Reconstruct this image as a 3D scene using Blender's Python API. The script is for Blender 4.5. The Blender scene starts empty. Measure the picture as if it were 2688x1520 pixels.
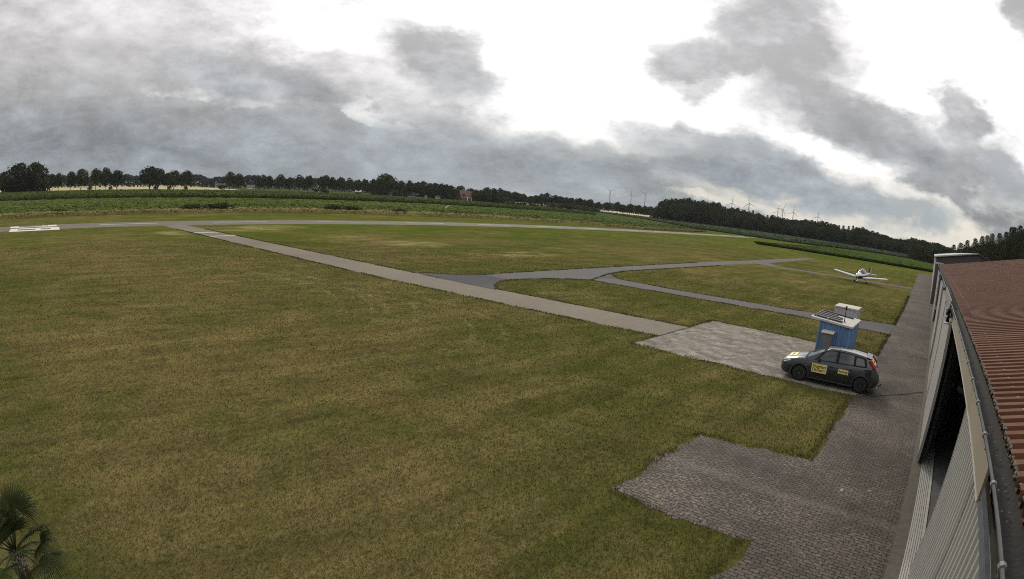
import bpy, bmesh, math, random
import numpy as np
from mathutils import Vector, Matrix
rnd = random.Random(11)
rng = np.random.default_rng(11)
scene = bpy.context.scene
COL = scene.collection
R = math.radians
HC = 5.75                      # camera height above the field

# ------------------------------------------------------------------ helpers
class MB:
    """collects shapes and links them as one mesh"""
    def __init__(s): s.v = []; s.f = []
    def add(s, vs, fs):
        o = len(s.v); s.v += [tuple(p) for p in vs]; s.f += [tuple(i + o for i in q) for q in fs]
    def box(s, x0, y0, z0, x1, y1, z1):
        s.add([(x0,y0,z0),(x1,y0,z0),(x1,y1,z0),(x0,y1,z0),(x0,y0,z1),(x1,y0,z1),(x1,y1,z1),(x0,y1,z1)],
              [(3,2,1,0),(4,5,6,7),(0,1,5,4),(1,2,6,5),(2,3,7,6),(3,0,4,7)])
    def hexa(s, p):  # 8 corners, bottom four then top four
        s.add(p, [(3,2,1,0),(4,5,6,7),(0,1,5,4),(1,2,6,5),(2,3,7,6),(3,0,4,7)])
    def tube(s, pts, r, n=8, cap=True):
        pts = [Vector(p) for p in pts]; rs = r if isinstance(r, (list, tuple)) else [r]*len(pts)
        o = len(s.v)
        for i, p in enumerate(pts):
            d = (pts[min(i+1, len(pts)-1)] - pts[max(i-1, 0)]).normalized()
            a = d.cross(Vector((0,0,1)))
            if a.length < 1e-4: a = d.cross(Vector((1,0,0)))
            a.normalize(); b = d.cross(a)
            for k in range(n):
                t = 2*math.pi*k/n; q = p + rs[i]*(math.cos(t)*a + math.sin(t)*b); s.v.append(tuple(q))
        for i in range(len(pts)-1):
            for k in range(n):
                s.f.append((o+i*n+k, o+i*n+(k+1)%n, o+(i+1)*n+(k+1)%n, o+(i+1)*n+k))
        if cap:
            s.f.append(tuple(o+k for k in range(n))[::-1]); s.f.append(tuple(o+(len(pts)-1)*n+k for k in range(n)))
    def poly(s, pts, z=None):
        vs = [(p[0], p[1], z) if z is not None else p for p in pts]
        s.add(vs, [tuple(range(len(vs)))])
    def prism(s, pts, z0, z1):
        n = len(pts)
        s.add([(x,y,z0) for x,y in pts]+[(x,y,z1) for x,y in pts],
              [tuple(range(n))[::-1], tuple(range(n,2*n))]+[(i,(i+1)%n,n+(i+1)%n,n+i) for i in range(n)])
    def lathe(s, prof, n=16, axis='z', c=(0,0,0)):
        o = len(s.v)
        for r, h in prof:
            for k in range(n):
                t = 2*math.pi*k/n; a, b = r*math.cos(t), r*math.sin(t)
                p = (a,b,h) if axis == 'z' else ((a,h,b) if axis == 'y' else (h,a,b))
                s.v.append((p[0]+c[0], p[1]+c[1], p[2]+c[2]))
        m = len(prof)
        for i in range(m-1):
            for k in range(n):
                s.f.append((o+i*n+k, o+i*n+(k+1)%n, o+(i+1)*n+(k+1)%n, o+(i+1)*n+k))
        s.f.append(tuple(o+k for k in range(n))); s.f.append(tuple(o+(m-1)*n+k for k in range(n)))
    def grid(s, P):   # P: rows of points
        o = len(s.v); nr, nc = len(P), len(P[0])
        for r in P:
            for p in r: s.v.append(tuple(p))
        for i in range(nr-1):
            for j in range(nc-1):
                s.f.append((o+i*nc+j, o+i*nc+j+1, o+(i+1)*nc+j+1, o+(i+1)*nc+j))
    def build(s, name, mat, parent=None, smooth=False, fix=True):
        me = bpy.data.meshes.new(name); me.from_pydata(s.v, [], s.f); 
        if fix:
            bm = bmesh.new(); bm.from_mesh(me); bmesh.ops.recalc_face_normals(bm, faces=bm.faces); bm.to_mesh(me); bm.free()
        return link(name, me, mat, parent, smooth)

def link(name, me, mat, parent=None, smooth=False):
    me.name = name
    if mat is not None: me.materials.clear(); me.materials.append(mat)
    if smooth: me.shade_smooth()
    o = bpy.data.objects.new(name, me); COL.objects.link(o)
    if parent is not None: o.parent = parent
    return o

def np_mesh(name, V, F):
    """fast mesh from numpy verts (n,3) and faces (m,k)"""
    me = bpy.data.meshes.new(name); k = F.shape[1]
    me.vertices.add(len(V)); me.vertices.foreach_set('co', V.astype(np.float32).ravel())
    me.loops.add(F.size); me.loops.foreach_set('vertex_index', F.astype(np.int32).ravel())
    me.polygons.add(len(F)); me.polygons.foreach_set('loop_start', np.arange(0, F.size, k, dtype=np.int32))
    me.update(calc_edges=True); me.validate()
    return me

def tag(o, label=None, cat=None, group=None, kind=None):
    if label: o['label'] = label
    if cat: o['category'] = cat
    if group: o['group'] = group
    if kind: o['kind'] = kind
    return o

def empty(name, loc=(0,0,0), rz=0.0):
    o = bpy.data.objects.new(name, None); COL.objects.link(o); o.location = loc; o.rotation_euler = (0,0,rz)
    o.empty_display_size = .3
    return o

def clone_tree(src, loc, rz=0.0, scale=(1,1,1)):
    c = src.copy(); COL.objects.link(c); c.location = loc; c.rotation_euler = (0,0,rz); c.scale = scale
    for ch in src.children:
        d = ch.copy(); COL.objects.link(d); d.parent = c
    return c

def polar(azd, r, z=0.0):
    a = R(azd); return (r*math.sin(a), r*math.cos(a), z)

# ------------------------------------------------------------------ materials
class NT:
    def __init__(s, tree): s.t = tree; s.n = tree.nodes; s.l = tree.links
    def new(s, kind, **kw):
        n = s.n.new(kind)
        for k, v in kw.items(): setattr(n, k, v)
        return n
    def put(s, sock, val):
        if isinstance(val, bpy.types.NodeSocket): s.l.new(val, sock)
        elif isinstance(val, (tuple, list)) and sock.type == 'RGBA' and len(val) == 3: sock.default_value = (*val, 1)
        else: sock.default_value = val
    def math(s, op, a, b=None, c=None, clamp=False):
        n = s.new('ShaderNodeMath', operation=op, use_clamp=clamp); s.put(n.inputs[0], a)
        if b is not None: s.put(n.inputs[1], b)
        if c is not None: s.put(n.inputs[2], c)
        return n.outputs[0]
    def vmath(s, op, a, b=None):
        n = s.new('ShaderNodeVectorMath', operation=op); s.put(n.inputs[0], a)
        if b is not None: s.put(n.inputs[1], b)
        return n.outputs['Value' if op in ('DOT_PRODUCT','LENGTH') else 'Vector']
    def noise(s, vec, scale, detail=3, rough=.55, dist=0.0):
        n = s.new('ShaderNodeTexNoise'); s.put(n.inputs['Vector'], vec); n.inputs['Scale'].default_value = scale
        n.inputs['Detail'].default_value = detail; n.inputs['Roughness'].default_value = rough; n.inputs['Distortion'].default_value = dist
        return n.outputs['Fac']
    def ramp(s, fac, lo, hi, a=0.0, b=1.0, smooth=False):
        n = s.new('ShaderNodeMapRange'); n.interpolation_type = 'SMOOTHSTEP' if smooth else 'LINEAR'
        s.put(n.inputs['Value'], fac); n.inputs['From Min'].default_value = lo; n.inputs['From Max'].default_value = hi
        n.inputs['To Min'].default_value = a; n.inputs['To Max'].default_value = b
        return n.outputs['Result']
    def mix(s, fac, a, b, blend='MIX'):
        n = s.new('ShaderNodeMix', data_type='RGBA', blend_type=blend)
        s.put(n.inputs[0], fac); s.put(n.inputs[6], a); s.put(n.inputs[7], b)
        return n.outputs[2]
    def scale(s, vec, sc):
        n = s.new('ShaderNodeMapping'); s.put(n.inputs['Vector'], vec); n.inputs['Scale'].default_value = sc
        return n.outputs[0]

def mat(name, color=(.5,.5,.5), rough=.7, metal=0.0, spec=.5, vary=0.0, vscale=3.0, bump=0.0, bscale=30.0, coat=0.0, build=None):
    m = bpy.data.materials.new(name); m.use_nodes = True
    t = NT(m.node_tree); bs = m.node_tree.nodes['Principled BSDF']
    bs.inputs['Roughness'].default_value = rough; bs.inputs['Metallic'].default_value = metal
    bs.inputs['Specular IOR Level'].default_value = spec; bs.inputs['Coat Weight'].default_value = coat
    bs.inputs['Coat Roughness'].default_value = .08
    tc = t.new('ShaderNodeTexCoord').outputs['Object']
    col = color
    if build: build(t, bs, tc); return m
    if vary > 0:
        n1 = t.noise(tc, vscale, 5, .65)
        f = t.ramp(n1, .3, .7, 1-vary, 1+vary)
        g = t.new('ShaderNodeCombineColor'); [t.put(g.inputs[i], f) for i in range(3)]
        c = t.mix(1.0, (*color, 1), g.outputs[0], 'MULTIPLY'); t.put(bs.inputs['Base Color'], c)
    else: bs.inputs['Base Color'].default_value = (*color, 1)
    if bump > 0:
        b = t.new('ShaderNodeBump'); b.inputs['Strength'].default_value = bump; b.inputs['Distance'].default_value = .02
        t.put(b.inputs['Height'], t.noise(tc, bscale, 4)); t.put(bs.inputs['Normal'], b.outputs[0])
    return m

def bump(t, bs, h, strength, dist):
    b = t.new('ShaderNodeBump'); b.inputs['Strength'].default_value = strength; b.inputs['Distance'].default_value = dist
    t.put(b.inputs['Height'], h); t.put(bs.inputs['Normal'], b.outputs[0])

def wpos(t): return t.new('ShaderNodeNewGeometry').outputs['Position']
def sep(t, v):
    n = t.new('ShaderNodeSeparateXYZ'); t.put(n.inputs[0], v); return n.outputs

def b_lawn(t, bs, tc):
    p = wpos(t); x, y, z = sep(t, p)
    big = t.noise(p, .045, 5, .6, .4); mid = t.noise(t.scale(p, (.5,.5,.5)), 1.0, 6, .7); fine = t.noise(p, 7.0, 4, .8); vf = t.noise(p, 26.0, 3, .75)
    # the lawn is greener towards the runway and beyond it
    zone = t.ramp(t.math('ADD', x, t.math('MULTIPLY', t.math('SUBTRACT', big, .5), 45.0)), -44, -74, 0, .85, True)
    zone = t.math('MULTIPLY', zone, t.ramp(y, -10, 45, .35, 1.0, True))
    far = t.ramp(y, 100, 150, 0, 1, True); zone = t.math('MAXIMUM', zone, t.math('MULTIPLY', far, .8))
    dry = t.ramp(t.math('ADD', t.math('MULTIPLY', big, .55), t.math('MULTIPLY', mid, .45)), .40, .60, 0, 1)
    pt = t.noise(t.scale(p, (.22,.16,.2)), 1.0, 6, .68, .5); dry = t.math('ADD', dry, t.ramp(pt, .38, .68, -.45, .38), clamp=True)
    near = t.ramp(t.math('ADD', y, t.math('MULTIPLY', t.math('SUBTRACT', big, .5), 30.0)), 26, 8, 0, .22, True)
    dry = t.math('ADD', dry, t.math('MULTIPLY', near, t.ramp(mid, .35, .65, .3, 1.0)), clamp=True)
    c = t.mix(dry, (.098,.106,.026), (.192,.152,.057))
    cg = t.mix(dry, (.088,.122,.018), (.155,.148,.036))
    c = t.mix(zone, c, cg)
    # straw coloured dry patches
    st = t.noise(t.scale(p, (.10,.055,.1)), 1.0, 6, .72)
    c = t.mix(t.ramp(st, .58, .70, 0, .55), c, (.29,.225,.10))
    # worn pale spots with a place of their own, and old wheel tracks
    sp = t.noise(t.scale(p, (.5,.22,.5)), 1.0, 5, .7)
    for cx, cy, rx, ry in ((-50.5,39.5,4.5,5.5),(-71,27.5,5,7),(-67.5,16.5,4,3),(-58,36,4,5),(-74,33,4,6),(-40,46,3,6)):
        q = t.math('ADD', t.math('POWER', t.math('DIVIDE', t.math('SUBTRACT', x, cx), rx), 2.0), t.math('POWER', t.math('DIVIDE', t.math('SUBTRACT', y, cy), ry), 2.0))
        mk = t.math('MULTIPLY', t.ramp(q, 1.0, .1, 0, 1, True), t.ramp(sp, .42, .62))
        c = t.mix(t.math('MULTIPLY', mk, .8), c, (.36,.31,.13))
    for cx, cy, rr in ((-27,9.5,8.3),(-27,9.5,9.8),(-22,11.5,7.5),(-22,11.5,8.9),(-30,3,13.2),(-30,3,14.7)):
        q = t.math('SQRT', t.math('ADD', t.math('POWER', t.math('SUBTRACT', x, cx), 2.0), t.math('POWER', t.math('SUBTRACT', y, cy), 2.0)))
        q = t.math('ABSOLUTE', t.math('SUBTRACT', t.math('ADD', q, t.math('MULTIPLY', mid, .5)), rr))
        mk = t.math('MULTIPLY', t.math('MULTIPLY', t.ramp(q, .22, .06), t.ramp(y, 12, 16)), t.ramp(mid, .38, .55))
        c = t.mix(t.math('MULTIPLY', mk, .45), c, (.27,.24,.11))
    cl = t.noise(p, 1.6, 5, .7); c = t.mix(t.ramp(cl, .56, .70, 0, .7), c, (.045,.062,.014)); c = t.mix(t.ramp(cl, .40, .30, 0, .5), c, (.22,.165,.075))
    # mowing stripes along the runway and wheel tracks
    wv = t.math('SINE', t.math('ADD', t.math('MULTIPLY', x, 2.6), t.math('MULTIPLY', big, 9.0)))
    wv = t.math('MULTIPLY', t.math('MULTIPLY', wv, t.ramp(mid, .35, .65, 0, 1)), .10)
    dark = t.ramp(t.noise(t.scale(p, (.9,.35,.5)), 1.3, 5, .7), .30, .46, .72, 1.0)
    st2 = t.noise(t.scale(p, (1.6, .22, 1)), 1.0, 5, .75)
    k = t.math('ADD', t.math('MULTIPLY', t.math('MULTIPLY', t.ramp(fine, .25, .75, .58, 1.42), t.ramp(vf, .25, .75, .68, 1.32)), t.ramp(st2, .25, .75, .66, 1.34)), wv)
    k = t.math('MULTIPLY', k, dark)
    g = t.new('ShaderNodeCombineColor'); [t.put(g.inputs[i], k) for i in range(3)]
    t.put(bs.inputs['Base Color'], t.mix(1.0, c, g.outputs[0], 'MULTIPLY'))
    bs.inputs['Roughness'].default_value = 1.0; bs.inputs['Specular IOR Level'].default_value = 0.0
    bump(t, bs, t.math('ADD', fine, t.math('MULTIPLY', vf, .5)), 1.0, .06)

def b_blade(t, bs, tc):
    p = wpos(t)
    big = t.noise(p, .06, 4); n = t.noise(p, 1.2, 5, .7); f = t.noise(p, 22, 2)
    dry = t.ramp(t.math('ADD', t.math('MULTIPLY', big, .4), t.math('MULTIPLY', n, .6)), .40, .60)
    c = t.mix(dry, (.065,.085,.018), (.17,.128,.05)); c = t.mix(t.ramp(f, .5, .8), c, (.22,.18,.085))
    t.put(bs.inputs['Base Color'], c); bs.inputs['Roughness'].default_value = .8; bs.inputs['Specular IOR Level'].default_value = .2

def b_pavers(base, pale, amount):
    def f(t, bs, tc):
        p = wpos(t); x, y, z = sep(t, p)
        zz = t.math('MULTIPLY', t.math('PINGPONG', x, .05), .50)
        v = t.new('ShaderNodeCombineXYZ'); t.put(v.inputs[0], x); t.put(v.inputs[1], t.math('ADD', y, zz))
        br = t.new('ShaderNodeTexBrick'); t.put(br.inputs['Vector'], v.outputs[0])
        br.inputs['Scale'].default_value = 1.0; br.inputs['Brick Width'].default_value = .20; br.inputs['Row Height'].default_value = .11
        br.inputs['Mortar Size'].default_value = .0115; br.inputs['Mortar Smooth'].default_value = .35; br.inputs['Bias'].default_value = 0
        br.inputs['Color1'].default_value = (*base, 1); br.inputs['Color2'].default_value = (base[0]*.6, base[1]*.62, base[2]*.64, 1)
        br.inputs['Mortar'].default_value = (.012,.011,.009, 1)
        n1 = t.noise(p, .35, 6, .7); n2 = t.noise(p, 11.0, 6, .8); n3 = t.noise(p, 30, 3)
        lich = t.math('MULTIPLY', t.ramp(n2, .50, .66), t.ramp(n1, .36, .60, .15, 1))
        c = t.mix(t.math('MULTIPLY', lich, amount), br.outputs['Color'], pale)
        spots = t.ramp(t.noise(p, 2.3, 2, .5), .745, .765); c = t.mix(t.math('MULTIPLY', spots, .8), c, (.42,.40,.36))
        stain = t.ramp(t.noise(t.scale(p, (.8,.5,1)), .55, 5, .65), .60, .72, 0, .55); c = t.mix(stain, c, (.045,.038,.033))
        band = t.math('MULTIPLY', t.ramp(t.math('ABSOLUTE', t.math('SUBTRACT', y, 12.05)), .28, .1), t.ramp(n2, .40, .55)); c = t.mix(t.math('MULTIPLY', band, .35), c, (.27,.245,.20))
        moss = t.ramp(t.noise(t.scale(p, (1,1,1)), .8, 5, .7), .58, .68, 0, .4); c = t.mix(moss, c, (.06,.058,.028))
        k = t.math('MULTIPLY', t.ramp(n1, .3, .7, .7, 1.3), t.ramp(n3, .2, .8, .7, 1.3)); g = t.new('ShaderNodeCombineColor'); [t.put(g.inputs[i], k) for i in range(3)]
        t.put(bs.inputs['Base Color'], t.mix(1.0, c, g.outputs[0], 'MULTIPLY')); bs.inputs['Roughness'].default_value = .82
        bs.inputs['Specular IOR Level'].default_value = .25
        bump(t, bs, t.math('ADD', br.outputs['Fac'], t.math('MULTIPLY', n3, -.25)), .8, -.012)
    return f

def b_asphalt(base, streak=0.0, warm=(.2,.18,.15)):
    def f(t, bs, tc):
        p = wpos(t)
        n1 = t.noise(p, .18, 6, .65, .5); n2 = t.noise(p, 3.5, 6, .75); n3 = t.noise(p, 40, 2)
        c = t.mix(t.ramp(n1, .35, .65), base, warm)
        k = t.math('MULTIPLY', t.ramp(n2, .25, .75, .78, 1.22), t.ramp(n3, .2, .8, .85, 1.15))
        if streak > 0:
            s1 = t.noise(t.scale(p, (1.3, 1.9, 1)), 1.0, 7, .78, .8); c = t.mix(t.ramp(s1, .47, .66, 0, streak), c, (.42,.39,.34))
            s2 = t.noise(t.scale(p, (1.0, 1.5, 1)), 1.3, 6, .75, .6); c = t.mix(t.ramp(s2, .52, .68, 0, streak*.9), c, (.065,.056,.040)); s3 = t.noise(p, .45, 5, .7); c = t.mix(t.ramp(s3, .52, .68, 0, .55), c, (.095,.085,.065))
        g = t.new('ShaderNodeCombineColor'); [t.put(g.inputs[i], k) for i in range(3)]
        t.put(bs.inputs['Base Color'], t.mix(1.0, c, g.outputs[0], 'MULTIPLY')); bs.inputs['Roughness'].default_value = .9
        bs.inputs['Specular IOR Level'].default_value = .12
        bump(t, bs, n3, .4, .01)
    return f

def b_crop(ca, cb, cs, rowx=0.0, sc=1.0):
    def f(t, bs, tc):
        p = wpos(t); x, y, z = sep(t, p)
        n1 = t.noise(p, .9*sc, 5, .75); n2 = t.noise(p, .05, 4, .6); n3 = t.noise(t.scale(p, (1.2, .12, 1)), .7*sc, 4, .65)
        c = t.mix(t.ramp(n1, .32, .68), ca, cb)
        c = t.mix(t.ramp(t.math('ADD', t.math('MULTIPLY', n3, .7), t.math('MULTIPLY', n2, .3)), .48, .66, 0, .7), c, cs)
        t.put(bs.inputs['Base Color'], c); bs.inputs['Roughness'].default_value = 1.0; bs.inputs['Specular IOR Level'].default_value = 0.0
        bump(t, bs, n1, .9, .5)
    return f

def b_leaf(ca, cb):
    def f(t, bs, tc):
        oi = t.new('ShaderNodeObjectInfo').outputs['Random']
        n = t.noise(tc, 9.0, 3, .7)
        c = t.mix(t.ramp(n, .35, .65), ca, cb)
        k = t.ramp(oi, 0, 1, .72, 1.25); g = t.new('ShaderNodeCombineColor'); [t.put(g.inputs[i], k) for i in range(3)]
        t.put(bs.inputs['Base Color'], t.mix(1.0, c, g.outputs[0], 'MULTIPLY')); bs.inputs['Roughness'].default_value = .9
        bs.inputs['Specular IOR Level'].default_value = .05
    return f

M = {}
M['lawn'] = mat('mown grass', build=b_lawn)
M['blade'] = mat('grass blades', build=b_blade)
M['pavers'] = mat('interlocking pavers', build=b_pavers((.138,.108,.085), (.31,.27,.20), .8))
M['pavers2'] = mat('weathered interlocking pavers', build=b_pavers((.122,.096,.077), (.36,.315,.235), 1.0))
M['taxi'] = mat('old asphalt', build=b_asphalt((.19,.163,.122), 0, (.235,.203,.152)))
M['taxi2'] = mat('dark asphalt', build=b_asphalt((.105,.101,.097), 0, (.13,.123,.113)))
M['patch'] = mat('fresh asphalt', build=b_asphalt((.062,.06,.06), 0, (.10,.097,.094)))
M['pad'] = mat('weathered concrete', build=b_asphalt((.185,.160,.125), .95, (.23,.198,.155)))
M['runway'] = mat('runway asphalt', build=b_asphalt((.175,.153,.120), 0, (.21,.182,.142)))
M['mark'] = mat('white road paint', (.72,.70,.62), .8, vary=.12, vscale=2)
M['kerb'] = mat('kerb concrete', (.125,.108,.080), .9, vary=.25, vscale=6, bump=.4)
M['crop_corn'] = mat('maize leaves', build=b_crop((.038,.055,.017), (.088,.118,.036), (.105,.13,.044)))
M['crop_strip'] = mat('young maize leaves', build=b_crop((.040,.066,.016), (.092,.132,.032), (.115,.15,.04)))
M['crop_low'] = mat('low crop leaves', build=b_crop((.035,.055,.012), (.125,.165,.045), (.20,.22,.085), sc=1.3))
M['crop_grey'] = mat('grey green cereal', build=b_crop((.062,.086,.046), (.095,.120,.062), (.082,.108,.062), sc=.5))
M['rough'] = mat('tall dry grass', build=b_crop((.16,.145,.05), (.29,.245,.10), (.37,.30,.14), sc=1.1))
M['stubble'] = mat('ripe grain stubble', (.48,.385,.19), .9, vary=.12, vscale=.05)
M['meadow'] = mat('far meadow', build=b_crop((.055,.075,.030), (.085,.105,.045), (.12,.115,.06), sc=.2))
M['oak'] = mat('dark broadleaf leaves', build=b_leaf((.034,.042,.020), (.080,.090,.036)))
M['lime'] = mat('green broadleaf leaves', build=b_leaf((.036,.044,.020), (.086,.096,.038)))
M['pine'] = mat('conifer needles', build=b_leaf((.024,.030,.013), (.060,.066,.025)))
M['willow'] = mat('grey green willow leaves', build=b_leaf((.050,.060,.028), (.098,.108,.046)))
M['hazewood'] = mat('haze tinted far leaves', build=b_leaf((.060,.078,.072), (.090,.110,.090)))  # distance haze put into the leaf colour as a bluish tint
M['bark'] = mat('bark', (.045,.035,.026), .9, vary=.3, vscale=4)
M['zinc'] = mat('weathered zinc', (.17,.17,.16), .55, .3, vary=.2, vscale=5)
M['wet'] = mat('wet leaf dirt', (.018,.016,.012), .9, vary=.4, vscale=20, bump=.6)
M['alu'] = mat('bare aluminium', (.50,.475,.42), .6, vary=.12, vscale=9)
M['zincdark'] = mat('dirty zinc', (.05,.05,.043), .6, .4, vary=.35, vscale=8)
M['white_sheet'] = mat('pale grey steel sheet', (.47,.455,.41), .5, vary=.07, vscale=1.2)
M['cream'] = mat('beige sheet', (.33,.285,.215), .55, vary=.05, vscale=.7)
M['beam'] = mat('blue grey steel', (.14,.15,.17), .5, vary=.2, vscale=3)
M['brown'] = mat('brown door frame', (.085,.07,.052), .7, vary=.2, vscale=3)
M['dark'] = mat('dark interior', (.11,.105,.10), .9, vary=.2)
M['black'] = mat('black plastic', (.010,.010,.011), .6, spec=.25)
M['rubber'] = mat('tyre rubber', (.012,.012,.012), .8)
M['blue'] = mat('blue painted steel', (.135,.26,.44), .5, vary=.10, vscale=2)
M['graymetal'] = mat('grey metal', (.46,.46,.45), .5, .1, vary=.12, vscale=2)
M['cabinet'] = mat('weathered cabinet', (.16,.162,.148), .6, vary=.18, vscale=7)
M['roofwhite'] = mat('pale roof sheet', (.52,.49,.42), .6, vary=.15, vscale=5)
M['white'] = mat('white paint', (.80,.80,.78), .35, coat=.3)
M['turb'] = mat('turbine paint', (.38,.41,.43), .5)
M['darkpaint'] = mat('dark plum paint', (.03,.02,.045), .35)
M['plum'] = mat('car paint', (.013,.014,.019), .32, 0.0, coat=1.0)
M['plum'].node_tree.nodes['Principled BSDF'].inputs['Coat IOR'].default_value = 1.52
M['trim'] = mat('car plastic trim', (.03,.031,.033), .5)
M['carglass'] = mat('car glass', (.045,.05,.05), .08, spec=.8)
M['cabin'] = mat('grey upholstery', (.16,.165,.165), .8)
M['chrome'] = mat('lamp glass', (.55,.55,.50), .15, .2)
M['red'] = mat('red lamp', (.42,.02,.015), .2)
M['orange'] = mat('orange lamp', (.5,.14,.02), .3)
M['yellow'] = mat('yellow magnet sheet', (.86,.73,.26), .5)
M['ink'] = mat('black ink', (.012,.012,.010), .6)
M['rim'] = mat('dull alloy', (.13,.13,.135), .4, .5)
M['panelblack'] = mat('dark slats', (.045,.045,.042), .45, vary=.3, vscale=9)
M['tile'] = mat('orange clay tile', (.17,.098,.066), .8, vary=.2, vscale=1.5)
M['pinktile'] = mat('faded clay tile', (.17,.115,.095), .9, vary=.2)
M['greytile'] = mat('grey tile', (.10,.09,.085), .8, vary=.2, vscale=1.5)
M['brick'] = mat('red brick', (.11,.068,.052), .85, vary=.2, vscale=2)
M['render'] = mat('white render', (.62,.60,.56), .8, vary=.06)
M['wglass'] = mat('house glass', (.03,.035,.04), .1)
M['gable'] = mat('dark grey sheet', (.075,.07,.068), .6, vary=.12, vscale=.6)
M['moss'] = mat('grey moss and debris', (.17,.16,.125), .95, vary=.4, vscale=30, bump=.8)
M['palm'] = mat('palm leaf', (.040,.050,.014), .8, spec=.15, vary=.3, vscale=6)
M['palmtip'] = mat('palm stalk', (.06,.07,.025), .6, vary=.2)
M['palmtrunk'] = mat('palm fibre', (.06,.045,.03), .95, vary=.4, vscale=20, bump=.8)
M['seed'] = mat('pale palm seeds', (.30,.26,.22), .9)
M['soil'] = mat('dark soil', (.03,.026,.018), .95, vary=.3)

def b_roof(t, bs, tc):
    p = wpos(t); n1 = t.noise(p, .5, 5, .7); n2 = t.noise(p, 14, 4, .7); n3 = t.noise(t.scale(p, (.4, 5, 1)), 1.0, 4)
    c = t.mix(t.ramp(n1, .3, .7), (.100,.041,.019), (.150,.066,.033)); c = t.mix(t.ramp(n3, .5, .75, 0, .6), c, (.21,.115,.076))
    c = t.mix(t.ramp(n2, .66, .76, 0, .5), c, (.05,.035,.028)); t.put(bs.inputs['Base Color'], c)
    t.put(bs.inputs['Roughness'], t.ramp(n2, .3, .7, .5, .7)); bs.inputs['Specular IOR Level'].default_value = .10
M['roof'] = mat('red brown roof sheet', build=b_roof)
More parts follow.
